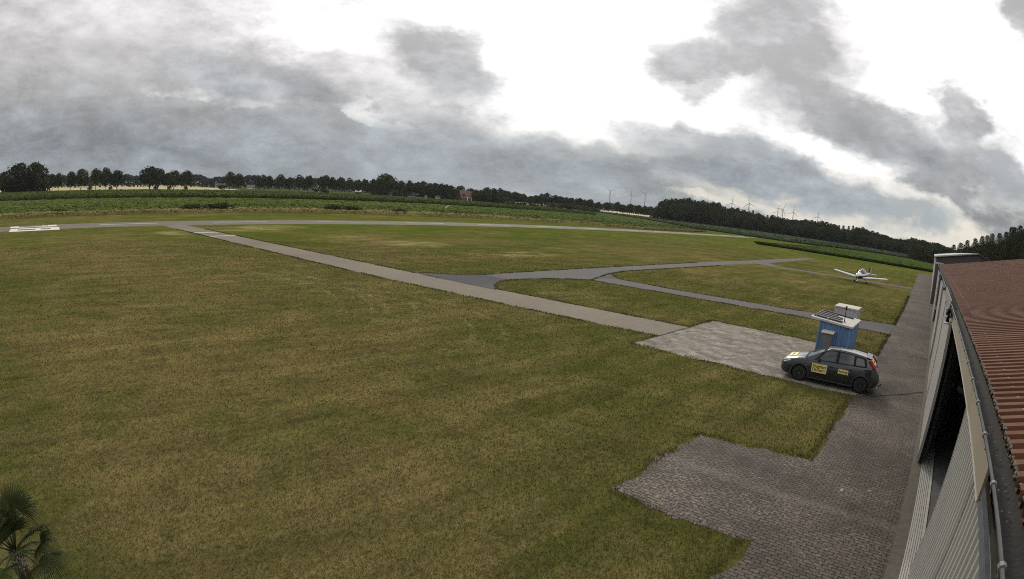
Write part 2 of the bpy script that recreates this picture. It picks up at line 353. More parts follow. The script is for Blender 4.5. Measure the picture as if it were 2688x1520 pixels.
# ---- tables: (group, kind, azimuth, distance, height, crown width, order key)
TREES=[('A','oak',-94.56,430,15.1,8.1,5),('A','oak',-92.92,430,20.7,20.4,45),('A','oak',-90.87,430,21.2,17.5,95),('A','oak',-89.16,480,13.5,6.8,137),('A','oak',-88.51,480,14.3,7.5,153),('A','oak',-87.18,480,15.3,8.1,186),('A','oak',-86.13,480,17.3,11.5,212),('A','oak',-84.56,480,17.5,9.7,251),('A','oak',-83.52,480,18,9,277),('A','oak',-82.33,480,15.9,12,307),('B','oak',-78.96,480,19.3,16.5,392),('B','oak',-78.09,480,17.6,13.2,414),('B','oak',-77.07,480,14,9.9,440),('B','oak',-76.44,480,16.2,11.8,456),('B','oak',-75.17,480,16.3,10.5,489),('B','oak',-70.74,480,15.8,9,603),('B','oak',-69.82,480,14.5,8.4,627),('C','lime',-67.72,480,12.2,9,681),('C','lime',-66.76,480,13.4,7.4,706),('C','lime',-65.66,480,14.6,9.3,735),('C','lime',-64.71,480,12.8,7.3,760),('C','lime',-63.78,480,14.9,8.6,784),('C','lime',-62.87,480,15,8.6,808),('C','lime',-61.27,480,15.4,10.5,850),('C','lime',-60.47,480,14.2,7,871),('C','lime',-59.63,480,14.8,7.6,893),('C','lime',-58.78,480,14.2,7.3,916),('C','lime',-57.97,480,13.4,6.9,937),('C','lime',-57.21,480,14.3,6.9,957),('C','lime',-56.42,480,14.7,6.9,978),('D','oak',-55.74,531,15.2,9.4,996),('D','oak',-55.15,500,20,18.3,1012),('D','oak',-54.3,538,14.7,10,1034),('D','oak',-53.62,537.3,15.4,9.8,1052),('D','oak',-52.83,521.3,16,7.6,1073),('D','oak',-52.12,527.7,15,10.2,1092),('D','oak',-51.48,509,15.7,9.7,1109),('D','oak',-50.8,513.6,14.5,8.6,1127),('D','oak',-50.24,525.1,15.1,9,1142),('D','oak',-49.64,512.6,14.9,7.4,1158),('D','oak',-49.19,537.1,14.9,8.5,1170),('D','oak',-48.74,510.6,13.7,9.4,1182),('D','oak',-47.85,640,16.1,11.8,1206),('D','oak',-46.82,640,14,9.6,1233),('D','oak',-46.18,509.4,11.4,8.9,1250),('D','oak',-45.66,535.5,12.4,7.7,1264),('D','oak',-45.25,512.5,14.4,7.9,1275),('D','oak',-44.53,535.5,14.3,10.4,1294),('E','oak',-43.87,598.5,16,8.3,1312),('E','oak',-43.48,587.1,14,8.9,1322),('E','oak',-43.07,597.6,13.7,8,1333),('E','oak',-42.47,598.7,13.5,9.5,1349),('E','oak',-42.06,572,12.3,9.7,1360),('E','oak',-41.65,566.6,11.9,8.1,1371),('E','oak',-40.86,562.6,10,7.4,1392),('E','oak',-40.3,584.1,11.7,8.1,1407),('E','oak',-39.81,587.1,13.7,7.3,1420),('E','oak',-39.29,572.4,15.1,8.1,1434),('E','oak',-38.47,579.2,13.3,9.6,1456),('E','oak',-37.97,579.2,12.8,8.1,1469),('E','oak',-37.44,562.3,12.2,9,1483),('E','oak',-36.94,560.9,12,9.8,1496),('E','oak',-36.14,593.8,13,9.7,1518),('E','oak',-35.6,591.5,12,7.4,1532),('E','oak',-35.03,583.1,12.6,8.3,1547),('E','oak',-34.17,561.9,10.5,7,1570),('E','oak',-33.3,598.2,11.3,8,1593),('E','oak',-32.32,590.2,12.8,7.9,1619),('E','oak',-31.75,597.7,10.6,10.3,1634),('E','oak',-31.07,574.2,12.1,8.2,1652),('E','oak',-30.2,591,11.9,9,1675),('E','oak',-29.55,589.9,11.6,7.7,1692),('E','oak',-28.98,594.4,11.7,9.9,1707),('E','oak',-28.49,597.8,11.5,7.6,1720),('F','pine',2.02,317.2,11.7,4.8,2500),('F','pine',2.72,317.6,13.3,5.1,2517),('F','pine',3.41,304.2,14.8,5.2,2534),('F','pine',4.24,296.7,16.1,5.4,2554),('F','pine',4.94,263.9,16.4,5.1,2571),('F','pine',5.48,261.9,17,5.2,2584),('F','pine',6.01,255.1,17.8,5.3,2597),('F','pine',6.76,241.2,17.8,5.2,2615),('F','pine',7.47,220.9,17.7,5,2632),('F','pine',8.01,225.6,20,5.3,2645),('F','pine',8.35,220.1,19.7,5.3,2653),('F','pine',8.93,198.3,19.2,4.9,2667),('F','pine',9.44,191.9,18,4.9,2679),('F','pine',9.82,183.2,16.9,4.8,2688),('F','pine',10.32,178.2,17.3,4.7,2700),('F','pine',10.83,168.8,16.4,4.4,2712),('F','pine',11.38,164.6,16.5,4.3,2725),('F2','oak',2.3,295,9,7,2507),('F2','oak',3,295.4,9.5,7,2524),('F2','oak',3.7,282.9,11.7,6.8,2541),('F2','oak',4.52,276,13.6,6.6,2561),('F2','oak',5.22,245.4,13.2,5.9,2578),('F2','oak',5.76,243.6,14.6,5.9,2591),('F2','oak',6.3,237.3,14.3,5.7,2604),('F2','oak',7.05,224.3,15.1,5.4,2622),('F2','oak',7.75,205.5,15.5,5,2639),('F2','oak',8.3,209.8,17.2,5.1,2652),('F2','oak',8.63,204.7,17.4,5,2660),('F2','oak',9.22,184.4,17.1,4.5,2674),('F2','oak',9.72,178.5,16,4.3,2686),('F2','oak',10.1,170.4,14.7,4.2,2695),('F2','oak',10.61,165.8,15.5,4,2707),('F2','oak',11.11,157,13.9,3.8,2719),('F2','oak',11.66,153.1,14.5,3.8,2732),('G','oak',-27.99,535.3,17.6,8.7,1733),('G','oak',-27.47,533.6,19.9,10.3,1747),('G','oak',-27.02,522,20.7,8,1759),('G','oak',-26.58,524,20.9,10.3,1770),('G','oak',-26.16,530.1,21.3,9.1,1781),('G','oak',-25.71,531.4,22.7,10,1793),('G','oak',-25.25,520.8,23.1,10,1805),('G','oak',-24.77,538.3,21.9,8.2,1818),('G','oak',-24.24,522.7,21.2,9.7,1832),('G','oak',-23.77,527.4,22.2,10,1844),('G','oak',-23.3,544.4,21.6,10.3,1856),('G','oak',-22.83,532,22.4,9.8,1869),('G','oak',-22.38,529.4,22.4,8.1,1880),('G','oak',-21.84,532.5,19.3,9.5,1894),('G','oak',-21.38,539.6,18.2,8.6,1906),('G','oak',-20.86,539.4,19.4,10.1,1920),('G','oak',-20.35,529.1,19.4,9.8,1933),('G','oak',-19.85,539.2,18.6,9.2,1946),('G','oak',-19.35,536.2,17.6,10.5,1959),('G','pine',-18.85,526.3,18.5,4.5,1972),('G','oak',-18.35,539.9,17.7,9.7,1985),('G','oak',-17.89,528.8,16.1,10.1,1997),('G','pine',-17.37,544.4,16.4,4.7,2011),('G','oak',-16.83,524.2,17.1,9.2,2025),('G','oak',-16.31,537.3,16.5,9.2,2038),('G','oak',-15.8,539.5,16.1,8.4,2051),('G','oak',-15.31,535.6,15.7,9.1,2064),('G','oak',-14.79,520.7,15.3,9.7,2077),('G','oak',-14.34,525.5,15.9,9.6,2089),('G','oak',-13.83,531.8,16.2,8,2102),('G','oak',-13.38,527.9,17.5,8.2,2113),('G','oak',-12.93,531.6,17.7,8,2125),('G','oak',-12.45,525.9,17,9.4,2137),('G','oak',-11.92,527,18,9,2151),('G','oak',-11.44,529.3,17.8,10.2,2163),('G','oak',-11,533.6,17,8.2,2174),('G','oak',-10.53,540.5,17,10.8,2186),('G','pine',-10.05,529.2,16.2,4.6,2199),('G','pine',-9.6,543.9,16.8,4.8,2210),('G','pine',-9.05,542.3,17,4.8,2224),('G','pine',-8.61,535.4,17.9,4.7,2235),('G','oak',-8.16,530.8,17.2,9,2246),('G','oak',-7.7,544,18.4,9.3,2258),('G','oak',-7.15,544.5,17,8.9,2272),('G','oak',-6.66,544.6,16.4,9.1,2284),('G','oak',-6.16,523,15.4,9.2,2297),('G','oak',-5.65,539.5,14.6,9,2310),('G','oak',-5.11,526.8,14.2,9.5,2323),('G','oak',-4.55,526.7,12.8,8.6,2337),('G','oak',-4.09,535.2,12.6,8.9,2348),('G','oak',-3.59,538.6,13.3,9.9,2361),('G','oak',-3.14,533.3,13.1,9,2372),('G','oak',-2.66,531.6,14.1,9.6,2384),('G','oak',-2.17,520.9,13.5,9.6,2396),('G','oak',-1.7,542.2,14.6,11,2408),('G','oak',-1.19,530.7,15.3,10.4,2421),('G','oak',-0.67,532,14.3,10,2433),('G','oak',-0.12,541.3,15.2,9.4,2447),('G','oak',0.35,521.7,14.8,10.4,2459),('G','oak',0.9,527.2,13.8,9.3,2472),('G','oak',1.45,532,13.1,8.6,2485),('G2','oak',-28.18,507,10.3,9.5,1728),('G2','oak',-27.41,508,14.3,8.8,1748),('G2','oak',-26.6,505.3,15.9,10.4,1770),('G2','oak',-25.81,514.1,16.8,11.5,1791),('G2','oak',-25.12,513.4,17.1,9.4,1809),('G2','oak',-24.28,508.8,16.6,9.1,1831),('G2','oak',-23.46,510.4,18.7,10.4,1852),('G2','oak',-22.75,506.4,17.4,8.8,1871),('G2','oak',-22,512.5,18.3,9,1890),('G2','oak',-21.19,510.6,12.4,9.1,1911),('G2','oak',-20.45,517.2,15.5,10.2,1931),('G2','oak',-19.7,507,14.8,10.6,1950),('G2','oak',-18.91,512.2,13.5,11.3,1971),('G2','oak',-18.12,508.3,13.5,10.3,1991),('G2','oak',-17.31,508,12.6,9.2,2012),('G2','oak',-16.56,514.3,12.4,9.4,2032),('G2','oak',-15.76,506.2,13.4,10.6,2052),('G2','oak',-15.05,516.4,11.5,9.6,2071),('G2','oak',-14.27,505.4,12.4,11,2091),('G2','oak',-13.46,517.4,14.2,9.4,2112),('G2','oak',-12.65,517.6,14.2,9.4,2132),('G2','oak',-11.84,513.1,12.1,9.4,2153),('G2','oak',-11.08,513,13.9,9.9,2172),('G2','oak',-10.31,515.8,13.2,9.4,2192),('G2','oak',-9.5,516.1,11.8,10.3,2212),('G2','oak',-8.71,514.6,12.7,10.7,2232),('G2','oak',-7.94,507.6,14.7,9.1,2252),('G2','oak',-7.22,514.9,11.7,10.5,2270),('G2','oak',-6.5,513.1,11.8,11.6,2288),('G2','oak',-5.71,507,10.5,9.3,2308),('G2','oak',-4.97,516.4,9.8,10.3,2326),('G2','oak',-4.22,507.1,10.2,9.8,2345),('G2','oak',-3.45,505.4,10.3,10.4,2364),('G2','oak',-2.58,513.9,10.3,11.9,2386),('G2','oak',-1.75,506.5,10.5,11.7,2407),('G2','oak',-0.91,514.5,11.4,11.2,2427),('G2','oak',-0.16,508,11.8,9.2,2446),('G2','oak',0.58,509.7,10.9,12,2464),('G2','oak',1.37,514.5,10,10.1,2483)]
SKY_BRIGHT= [(-35.8, 15.9, 5.0, 16.1, 7.7, 1), (-47.9, 18.3, 5.0, 12.3, 4.3, 0.9), (-37.6, 9.6, -5.0, 10.1, 4.6, 0.9), (-29.3, 8.9, -6.0, 6.8, 3.0, 0.9), (-55.9, 17.0, 4.0, 7.7, 3.5, 0.5), (1.5, 19.4, -13.0, 9.1, 7.0, 1), (6.9, 12.6, 6.0, 4.6, 7.6, 0.8), (-5.3, 14.1, -33.0, 3.7, 4.4, 0.9), (-25.5, 10.4, -4.0, 6.4, 2.3, 0.9), (-9.4, 6.3, -18.0, 9.1, 2.3, 1), (-1.3, 4.2, -15.0, 5.8, 1.3, 0.8), (-13.4, 2.1, -6.0, 13.1, 1.5, 1.0), (-1.1, 1.7, -5.0, 9.5, 2.0, 1.0), (-21.9, 1.8, -3.0, 5.7, 0.8, 0.8), (-68.5, 13.5, 8.0, 10.0, 2.3, 0.3), (-60.2, 8.6, -11.0, 5.7, 1.0, 0.55), (-73.2, 8.0, -1.0, 7.8, 0.7, 0.4), (-57.0, 7.3, -18.0, 4.2, 0.8, 0.6), (-28.7, 1.6, -2.0, 7.5, 0.6, 0.35)]
SKY_DARK= [(-51.2, 13.5, -21.0, 6.5, 3.2, 1), (-47.6, 11.6, -11.0, 2.7, 1.1, 0.5), (-16.4, 18.1, -24.0, 7.5, 6.3, 1), (-12.9, 12.9, -28.0, 10.0, 3.5, 1), (-4.9, 10.5, -24.0, 7.9, 2.5, 1), (-24.2, 15.1, 10.0, 6.6, 2.4, 1), (-25.3, 12.5, 6.0, 3.1, 1.7, 0.7), (-16.4, 21.5, 5.0, 5.7, 3.4, 0.9), (2.4, 13.1, -31.0, 3.3, 2.6, 1), (-0.0, 14.8, -32.0, 1.6, 1.6, 0.6), (-22.2, 6.6, -5.0, 10.6, 1.9, 0.8), (-16.3, 4.5, -4.0, 14.5, 2.4, 1), (-5.3, 3.8, -6.0, 7.8, 1.5, 0.8), (6.2, 8.3, -19.0, 5.0, 2.3, 0.9), (-38.0, 4.2, 0.0, 13.1, 2.5, 0.7), (-52.3, 5.0, -4.0, 10.5, 2.3, 0.6), (-73.6, 10.6, -7.0, 5.5, 2.4, 0.95), (-64.1, 9.6, -16.0, 5.4, 1.8, 0.95), (-81.9, 5.3, 1.0, 6.3, 1.4, 0.6), (-66.8, 5.7, -2.0, 7.7, 1.5, 0.6), (-86.2, 12.3, 2.0, 3.6, 1.6, 0.4), (-89.3, 6.3, 0.0, 11.3, 2.1, 0.5), (-78.9, 3.2, 1.0, 20.4, 2.2, 0.6), (-55.8, 1.8, 0.0, 16.9, 1.7, 0.5), (9.6, 23.1, -23.0, 2.7, 2.3, 0.9), (-2.2, 0.8, -0.0, 2.4, 0.5, 0.5)]
# ------------------------------------------------------------------ setting
def ragged(pts, step=.35, amp=.06, seed=1):
    """closed outline whose edges are slightly overgrown"""
    r = random.Random(seed); out = []
    n = len(pts)
    for i in range(n):
        a, b = Vector(pts[i]), Vector(pts[(i+1) % n]); L = (b-a).length
        m = max(1, min(220, int(L/step))); nr = Vector((-(b-a).y, (b-a).x)).normalized()
        w = 0; ph = r.uniform(0, 6)
        for k in range(m):
            w = w*.6 + r.uniform(-amp, amp)*1.1 + amp*.35*math.sin(ph + k*step*1.9)
            q = a.lerp(b, k/m) + (nr*w if k else nr*0); out.append((q.x, q.y))
    return out

def sheet(name, pts, z, m, step=.35, amp=.06, seed=1):
    from mathutils.geometry import tessellate_polygon
    P = ragged(pts, step, amp, seed) if amp else pts
    tri = tessellate_polygon([[Vector((x, y, 0)) for x, y in P]])
    me = bpy.data.meshes.new(name); me.from_pydata([(x, y, z) for x, y in P], [], [tuple(t) for t in tri])
    bm = bmesh.new(); bm.from_mesh(me)
    for f in bm.faces:
        if f.normal.z < 0: f.normal_flip()
    bm.to_mesh(me); bm.free()
    return tag(link(name, me, m), kind='structure')

g = MB(); n = 96; rings = [0, 40, 120, 400, 1500, 6000]
V = [(0,0,0)] + [(r*math.sin(2*math.pi*k/n), r*math.cos(2*math.pi*k/n), 0) for r in rings[1:] for k in range(n)]
Fs = [(0, 1+(k+1)%n, 1+k) for k in range(n)]
for i in range(len(rings)-2):
    for k in range(n): Fs.append((1+i*n+k, 1+i*n+(k+1)%n, 1+(i+1)*n+(k+1)%n, 1+(i+1)*n+k))
g.v, g.f = V, Fs
go = g.build('grass_ground', M['lawn']); tag(go, kind='structure')
if go.data.polygons[0].normal.z < 0: go.data.flip_normals()

sheet('apron_path', [(-2.15,-6),(.84,-6),(.84,160),(-3.6,152),(-2.75,92),(-2.35,60),(-2.25,30)], .008, M['pavers'], .22, .075, 2)
sheet('paver_pad', [(-5.4,9.6),(-1.7,9.6),(-1.7,14.75),(-5.45,14.1)], .004, M['pavers2'], .2, .09, 3)
sheet('concrete_pad', [(-12.3,21.75),(-1.8,21.95),(-1.8,31.45),(-12.3,31.1)], .006, M['pad'], .25, .08, 4)
sheet('taxiway', [(-79.2,17.6),(-53.6,19.9),(-31,21.7),(-12.25,24.2),(-12.25,27.85),(-32.5,25.4),(-79.2,21.2)], .004, M['taxi'], .5, .08, 5)
sheet('pavement_joint', [(-12.33,24.15),(-12.2,24.15),(-12.2,27.9),(-12.33,27.9)], .011, M['soil'], .2, .02, 6)
arc = [(-24.6,25.95),(-26.2,27.4),(-27.1,28.7),(-27.5,30.4),(-27.1,33.5),(-26.3,35.6),(-25.2,37.2)]
sheet('taxiway_dark', [(-32.5,25.3),(-30.5,28),(-30,30.3),(-30.2,37.3),(-30.5,51),(-30.5,72.3),(-30,122.6),(-29.6,133.4),(-28.6,133.2),(-27.6,110),(-27.3,90),(-27.5,84.2),(-28.1,66.7),(-27.9,46.5),(-27.2,42.6)]+arc[::-1]+[(-24.6,25.9)], .007, M['taxi2'], .5, .06, 7)
sheet('taxiway_branch', [(-27.15,42.7),(-24.8,40.6),(-19.6,40.5),(-9.8,42.2),(-5.1,43.7),(-2.3,45),(-2.3,39.4),(-4.5,39),(-9.1,39.4),(-15.9,38.3),(-20.5,37.8),(-25.3,37.1)], .0105, M['taxi2'], .5, .06, 8)
sheet('asphalt_patch', [(-32.4,25.6),(-30.5,28),(-30,30.1),(-27.35,30.2),(-27,28.7),(-26.1,27.3),(-24.7,26.0)], .0140, M['patch'], .3, .05, 9)
sheet('asphalt_wedge', [(-27.1,42.5),(-24.9,40.6),(-25.6,38.6)], .0145, M['patch'], .3, .05, 10)
sheet('grass_track', [(-27.5,90.6),(-24.1,86.8),(-18.4,87.5),(-7.9,90.2),(-2.75,92),(-2.75,88.6),(-8,87.2),(-18.4,85.1),(-24.2,84.2),(-27.6,84.2)], .004, M['taxi2'], .6, .12, 11)
sheet('runway', [(-79.0,-260),(-79.0,60),(-79.3,110),(-79.8,236),(-87.6,246),(-87.9,100),(-88,-260)], .006, M['runway'], 2.0, .12, 12)
b = MB()
for k in range(-5, 17):
    y0 = 8.8 + 18.2*k
    if k < 0 and y0 > -14: continue
    b.add([(-84.25,y0,.012),(-83.85,y0,.012),(-83.85,y0+9.2,.012),(-84.25,y0+9.2,.012)], [(0,1,2,3)])
tag(b.build('runway_centreline', M['mark']), kind='structure')
# the painted numeral at the runway end, seen flat on the asphalt
def ring_poly(mb, out, holes, z):
    xs = sorted({p for r in [out]+holes for p in (r[0], r[2])}); ys = sorted({p for r in [out]+holes for p in (r[1], r[3])})
    for i in range(len(xs)-1):
        for j in range(len(ys)-1):
            cx, cy = (xs[i]+xs[i+1])/2, (ys[j]+ys[j+1])/2
            if any(h[0] < cx < h[2] and h[1] < cy < h[3] for h in holes): continue
            mb.add([(xs[i],ys[j],z),(xs[i+1],ys[j],z),(xs[i+1],ys[j+1],z),(xs[i],ys[j+1],z)], [(0,1,2,3)])
b = MB(); ring_poly(b, (-82.9,-5.1,-77.9,2.4), [(-81.4,-3.9,-79.6,-1.2),(-81.4,-.4,-79.6,1.1)], .0125)
b.add([(-87.4,-5.4,.0125),(-84.6,-5.3,.0125),(-84.6,-3.95,.0125),(-87.4,-4.0,.0125)], [(0,1,2,3)])
b.add([(-85.5,-3.95,.0125),(-84.6,-3.95,.0125),(-84.6,.7,.0125),(-85.4,.7,.0125)], [(0,1,2,3)])
b.add([(-87.4,.75,.0125),(-84.5,.75,.0125),(-84.5,2.2,.0125),(-87.4,2.1,.0125)], [(0,1,2,3)])
b.add([(-87.3,-.2,.0125),(-86.5,-.2,.0125),(-86.5,.75,.0125),(-87.3,.75,.0125)], [(0,1,2,3)])
tag(b.build('runway_number', M['mark']), kind='structure')
b = MB()
for x in (-66.9, -62.1):
    b.add([(x,18.95 if x < -65 else 19.4,.010),(x+.45,18.98 if x < -65 else 19.43,.010),(x+.35,22.1 if x < -65 else 22.7,.010),(x-.1,22.1 if x < -65 else 22.7,.010)], [(0,1,2,3)])
tag(b.build('holding_line', M['mark']), kind='structure')
b = MB(); b.box(.672,-6,-.02,.965,65,.05); tag(b.build('kerb', M['kerb']), kind='structure')
# inspection cover in the paving
c = MB(); c.box(-.45,33.2,.0,.62,33.27,.022); c.box(-.45,36.0,.0,.62,36.07,.022); c.box(-.45,33.27,.0,-.38,36.0,.022); c.box(.55,33.27,.0,.62,36.0,.022)
hat = empty('inspection_cover', (0,0,0)); tag(hat, 'rectangular inspection cover set into the paving behind the parked car', 'cover')
c.build('frame', M['zincdark'], hat); c = MB(); c.box(-.38,33.27,.0,.55,36.0,.016); c.build('lid', M['pavers'], hat)

# ------------------------------------------------------------------ fields
def resample(P, n):
    P = np.array(P, float); d = np.r_[0, np.cumsum(np.hypot(*np.diff(P, axis=0).T))]
    t = np.linspace(0, d[-1], n); return np.c_[np.interp(t, d, P[:,0]), np.interp(t, d, P[:,1])]
def field(name, near, far, nu, nv, h, jit, m, row=0.0, kind='stuff', label=None, leaves=0, leafsize=.3, under=0.0):
    A, B = resample(near, nu), resample(far, nu); t = np.linspace(0, 1, nv)[:,None,None]
    G = A[None]*(1-t) + B[None]*t
    cell = np.hypot(*(A[1]-A[0]))
    G[1:-1,1:-1] += rng.uniform(-.3, .3, G[1:-1,1:-1].shape)*min(cell, 2.0)*.8
    z = h*(1 + jit*rng.uniform(-1, 1, (nv, nu))) + h*row*rng.uniform(-1, 1, (nv, 1))
    V = np.concatenate([G, z[...,None]], 2).reshape(-1, 3)
    idx = np.arange(nv*nu).reshape(nv, nu)
    F = np.stack([idx[:-1,:-1], idx[:-1,1:], idx[1:,1:], idx[1:,:-1]], -1).reshape(-1, 4)
    rim = np.concatenate([idx[0], idx[1:,-1], idx[-1,-2::-1], idx[-2:0:-1,0]])
    lo = V[rim].copy(); cdir = V[:,:2].mean(0) - lo[:,:2]; cdir /= np.linalg.norm(cdir, axis=1)[:,None]; lo[:,:2] += cdir*under; lo[:,2] = -.02;   # skirt shaped inward under the canopy so the field edge goes dark
    o = len(V); V = np.r_[V, lo]; k = len(rim); a = np.arange(k); bb = (a+1) % k
    F = np.r_[F, np.stack([rim[a], o+a, o+bb, rim[bb]], -1)]
    if leaves:
        u, v = rng.random(leaves), rng.random(leaves)**1.5
        pa = np.c_[np.interp(u, np.linspace(0,1,nu), A[:,0]), np.interp(u, np.linspace(0,1,nu), A[:,1])]
        pb = np.c_[np.interp(u, np.linspace(0,1,nu), B[:,0]), np.interp(u, np.linspace(0,1,nu), B[:,1])]
        p = pa*(1-v[:,None]) + pb*v[:,None]
        c = np.c_[p, h*rng.uniform(.5, 1.12, leaves)]
        L = quads(c, leafsize*rng.uniform(.6, 1.3, leaves)); F = np.r_[F, L[1]+len(V)]; V = np.r_[V, L[0]]
    o = link(name, np_mesh(name, V, F), m)
    if o.data.polygons[0].normal.z < 0: o.data.flip_normals()
    tag(o, label, None, None, kind); return o
def quads(c, s, up=0.0):
    """randomly turned leaf quads at centres c with sizes s"""
    n = len(c); a = rng.normal(size=(n,3)); a /= np.linalg.norm(a, axis=1)[:,None]
    b = rng.normal(size=(n,3)); b -= (a*b).sum(1)[:,None]*a; b /= np.linalg.norm(b, axis=1)[:,None]
    a = a*s[:,None]*.5; b = b*s[:,None]*.5*rng.uniform(.6, 1.0, (n,1))
    V = np.stack([c-a-b, c+a-b*.7, c+a+b, c-a*.7+b], 1).reshape(-1, 3)
    return V, np.arange(4*n).reshape(n, 4)

field('rough_grass', [(-107,-70),(-107.5,-9),(-109.5,25),(-111,48),(-109,70),(-106.5,103),(-101.5,132),(-95,145),(-90.5,160),(-91.8,200),(-100,232)],
      [(-116,-70),(-116,-10),(-118,27),(-123,54),(-122,81),(-118,110),(-112,132),(-103,147),(-96,162),(-97,201),(-103,236)], 420, 9, .55, .35, M['rough'], leaves=26000, leafsize=.34, under=.6)
field('low_crop', [(-116,-70),(-116,-10),(-118,27),(-123,54),(-122,81),(-118,110),(-112,132),(-103,147),(-97.5,162),(-97,201),(-103,234)],
      [(-204,-70),(-204,10),(-204,100),(-203,180),(-201,225),(-197,270),(-160,300)], 330, 60, .5, .32, M['crop_low'], row=.3, leaves=52000, leafsize=.42)
field('maize_field', [(-208,-70),(-208,10),(-208,100),(-207,180),(-204,245),(-199,292)], [(-343,-80),(-347,-4),(-359,51),(-359,128),(-343,219),(-296,318)], 260, 70, 1.55, .14, M['crop_corn'], row=.08, leaves=42000, leafsize=.6, under=1.6)
field('grey_green_field', [(-150,305),(-127,268),(-109.4,266),(-69.9,261.5),(-58.6,277),(-56.7,297),(-35.7,341),(-2,356),(30,372)], [(-430,560),(-300,520),(-227,514),(-170,520),(-120,545),(-90,580),(-41,590),(-5,660),(40,690)], 170, 70, .6, .2, M['crop_grey'], leaves=22000, leafsize=.8, under=1.2)
field('meadow', [(-197,275),(-150,302)], [(-390,432),(-300,516)], 90, 60, .35, .2, M['meadow'])
field('maize_strip', [(-57,170.5),(-46,171.5),(-35,171),(-21,175),(0,180),(26,183)], [(-51.5,174),(-51.5,190),(-50.5,214),(-48,254),(-30.5,293),(-1.8,305),(27,318)], 150, 70, .78, .10, M['crop_strip'], row=.05, leaves=16000, leafsize=.26, under=1.3)
sheet('far_meadow', [(-345,140),(-340,222),(-294,322),(-380,440),(-470,500),(-640,560),(-1400,600),(-1400,345),(-600,215),(-506,195),(-497,150)], .02, M['meadow'], 50, 0)
sheet('stubble_field', [(-500,-60),(-500,60),(-505,190),(-575,205),(-1350,330),(-1060,60),(-800,-60)], .03, M['stubble'], 50, 0)
sheet('grain_field', [(-455,480),(-490,610),(-900,1150),(-800,840),(-600,560)], .03, M['stubble'], 50, 0)
sheet('ripe_field', [(-285,560),(-400,560),(-700,1000),(-420,800)], .03, M['stubble'], 50, 0)
sheet('yellow_field', [(-150,605),(-100,640),(6,690),(30,1060),(-195,900)], .03, M['stubble'], 50, 0)
# ------------------------------------------------------------------ trees
def crown_mesh(name, kind, seed):
    global rng
    keep = rng; rng = np.random.default_rng(seed); r = random.Random(seed)
    C = []; S = []
    if kind in ('oak', 'lime', 'fine'):
        nl = 8 if kind == 'lime' else 11
        z0, z1, rad = (.26, 1.0, .5) if kind == 'lime' else (.22, 1.0, .5)
        for i in range(nl):
            a = 2*math.pi*(i*.618 + r.uniform(0, .15)); t = (i+.5)/nl
            zz = z0 + (z1-z0)*(.16 + .68*t); rr = rad*.62*math.sin(math.pi*min(1, .22+.70*t))*r.uniform(.65, 1.05)
            lr = r.uniform(.15, .235)*(1 if t < .75 else .8); n = 800 if kind == 'fine' else 290
            d = rng.normal(size=(n,3)); d /= np.linalg.norm(d, axis=1)[:,None]
            q = d*(lr*rng.uniform(.45, 1.0, (n,1))**.6)
            q[:,:2] *= 1.12
            C.append(q*np.array([1,1,.82]) + np.array([rr*math.cos(a), rr*math.sin(a), min(zz, z1-lr*.8)]))
        n = 900 if kind == 'fine' else 380; d = rng.normal(size=(n,3)); d /= np.linalg.norm(d, axis=1)[:,None]   # ragged outer twigs
        C.append(d*np.array([.45,.45,.37])*rng.uniform(.6,1.02,(n,1)) + np.array([0,0,.62]))
        C = np.concatenate(C); C = C[(C[:,2] > z0-.03)]
        C[:,2] = np.minimum(C[:,2], 1.0); S = rng.uniform(.024, .052, len(C))*(.55 if kind == 'fine' else 1)
    elif kind == 'pine':
        n = 6500; z = .12 + .88*rng.random(n)**.85; a = rng.random(n)*2*math.pi
        lay = (np.sin(z*34)*.5+.5)
        rr = (1.06-z)**.62*(.50+.07*lay)*rng.random(n)**.45*(1+.25*np.sin(a*3+z*19))
        C = np.c_[rr*np.cos(a), rr*np.sin(a), z - rr*.12]; S = rng.uniform(.020, .046, n)*np.clip(1.35-z, .45, 1)
    elif kind == 'scrub':
        for i in range(7):
            a = r.uniform(0, 6.28); lr = r.uniform(.2, .32); n = 150; d = rng.normal(size=(n,3)); d /= np.linalg.norm(d, axis=1)[:,None]
            q = d*(lr*rng.uniform(.5, 1, (n,1))**.6); C.append(q + np.array([.28*math.cos(a), .28*math.sin(a), r.uniform(.25, .68)]))
        C = np.concatenate(C); C[:,2] = np.clip(C[:,2], .01, 1.0); S = rng.uniform(.04, .09, len(C))
    V, F = quads(C, S); rng = keep
    return np_mesh(name, V, F)
def trunk_mesh(name, kind, seed):
    r = random.Random(seed); m = MB()
    top = .92 if kind == 'pine' else .62
    m.tube([(0,0,-.01),(.006,.004,.14),(r.uniform(-.015,.015),r.uniform(-.015,.015),.32),(r.uniform(-.03,.03),r.uniform(-.03,.03),top)], [.030,.023,.017,.006], 7)
    if kind != 'pine':
        for i in range(4):
            a = 1.6*i + r.uniform(0, .6); z = r.uniform(.24, .42); L = r.uniform(.2, .34)
            m.tube([(0,0,z),(L*.5*math.cos(a), L*.5*math.sin(a), z+.12),(L*math.cos(a), L*math.sin(a), z+.24)], [.012,.008,.004], 5)
    me = bpy.data.meshes.new(name); me.from_pydata(m.v, [], m.f); return me
KINDS = {}
for kind, cnt in (('oak', 7), ('lime', 4), ('pine', 4), ('fine', 4)):
    KINDS[kind] = []
    for i in range(cnt):
        cm = crown_mesh('crown', kind, 100+i*7+len(kind)); cm.materials.append(M['oak' if kind == 'fine' else kind])
        tm = trunk_mesh('trunk', kind, 50+i); tm.materials.append(M['bark'])
        KINDS[kind].append((cm, tm))
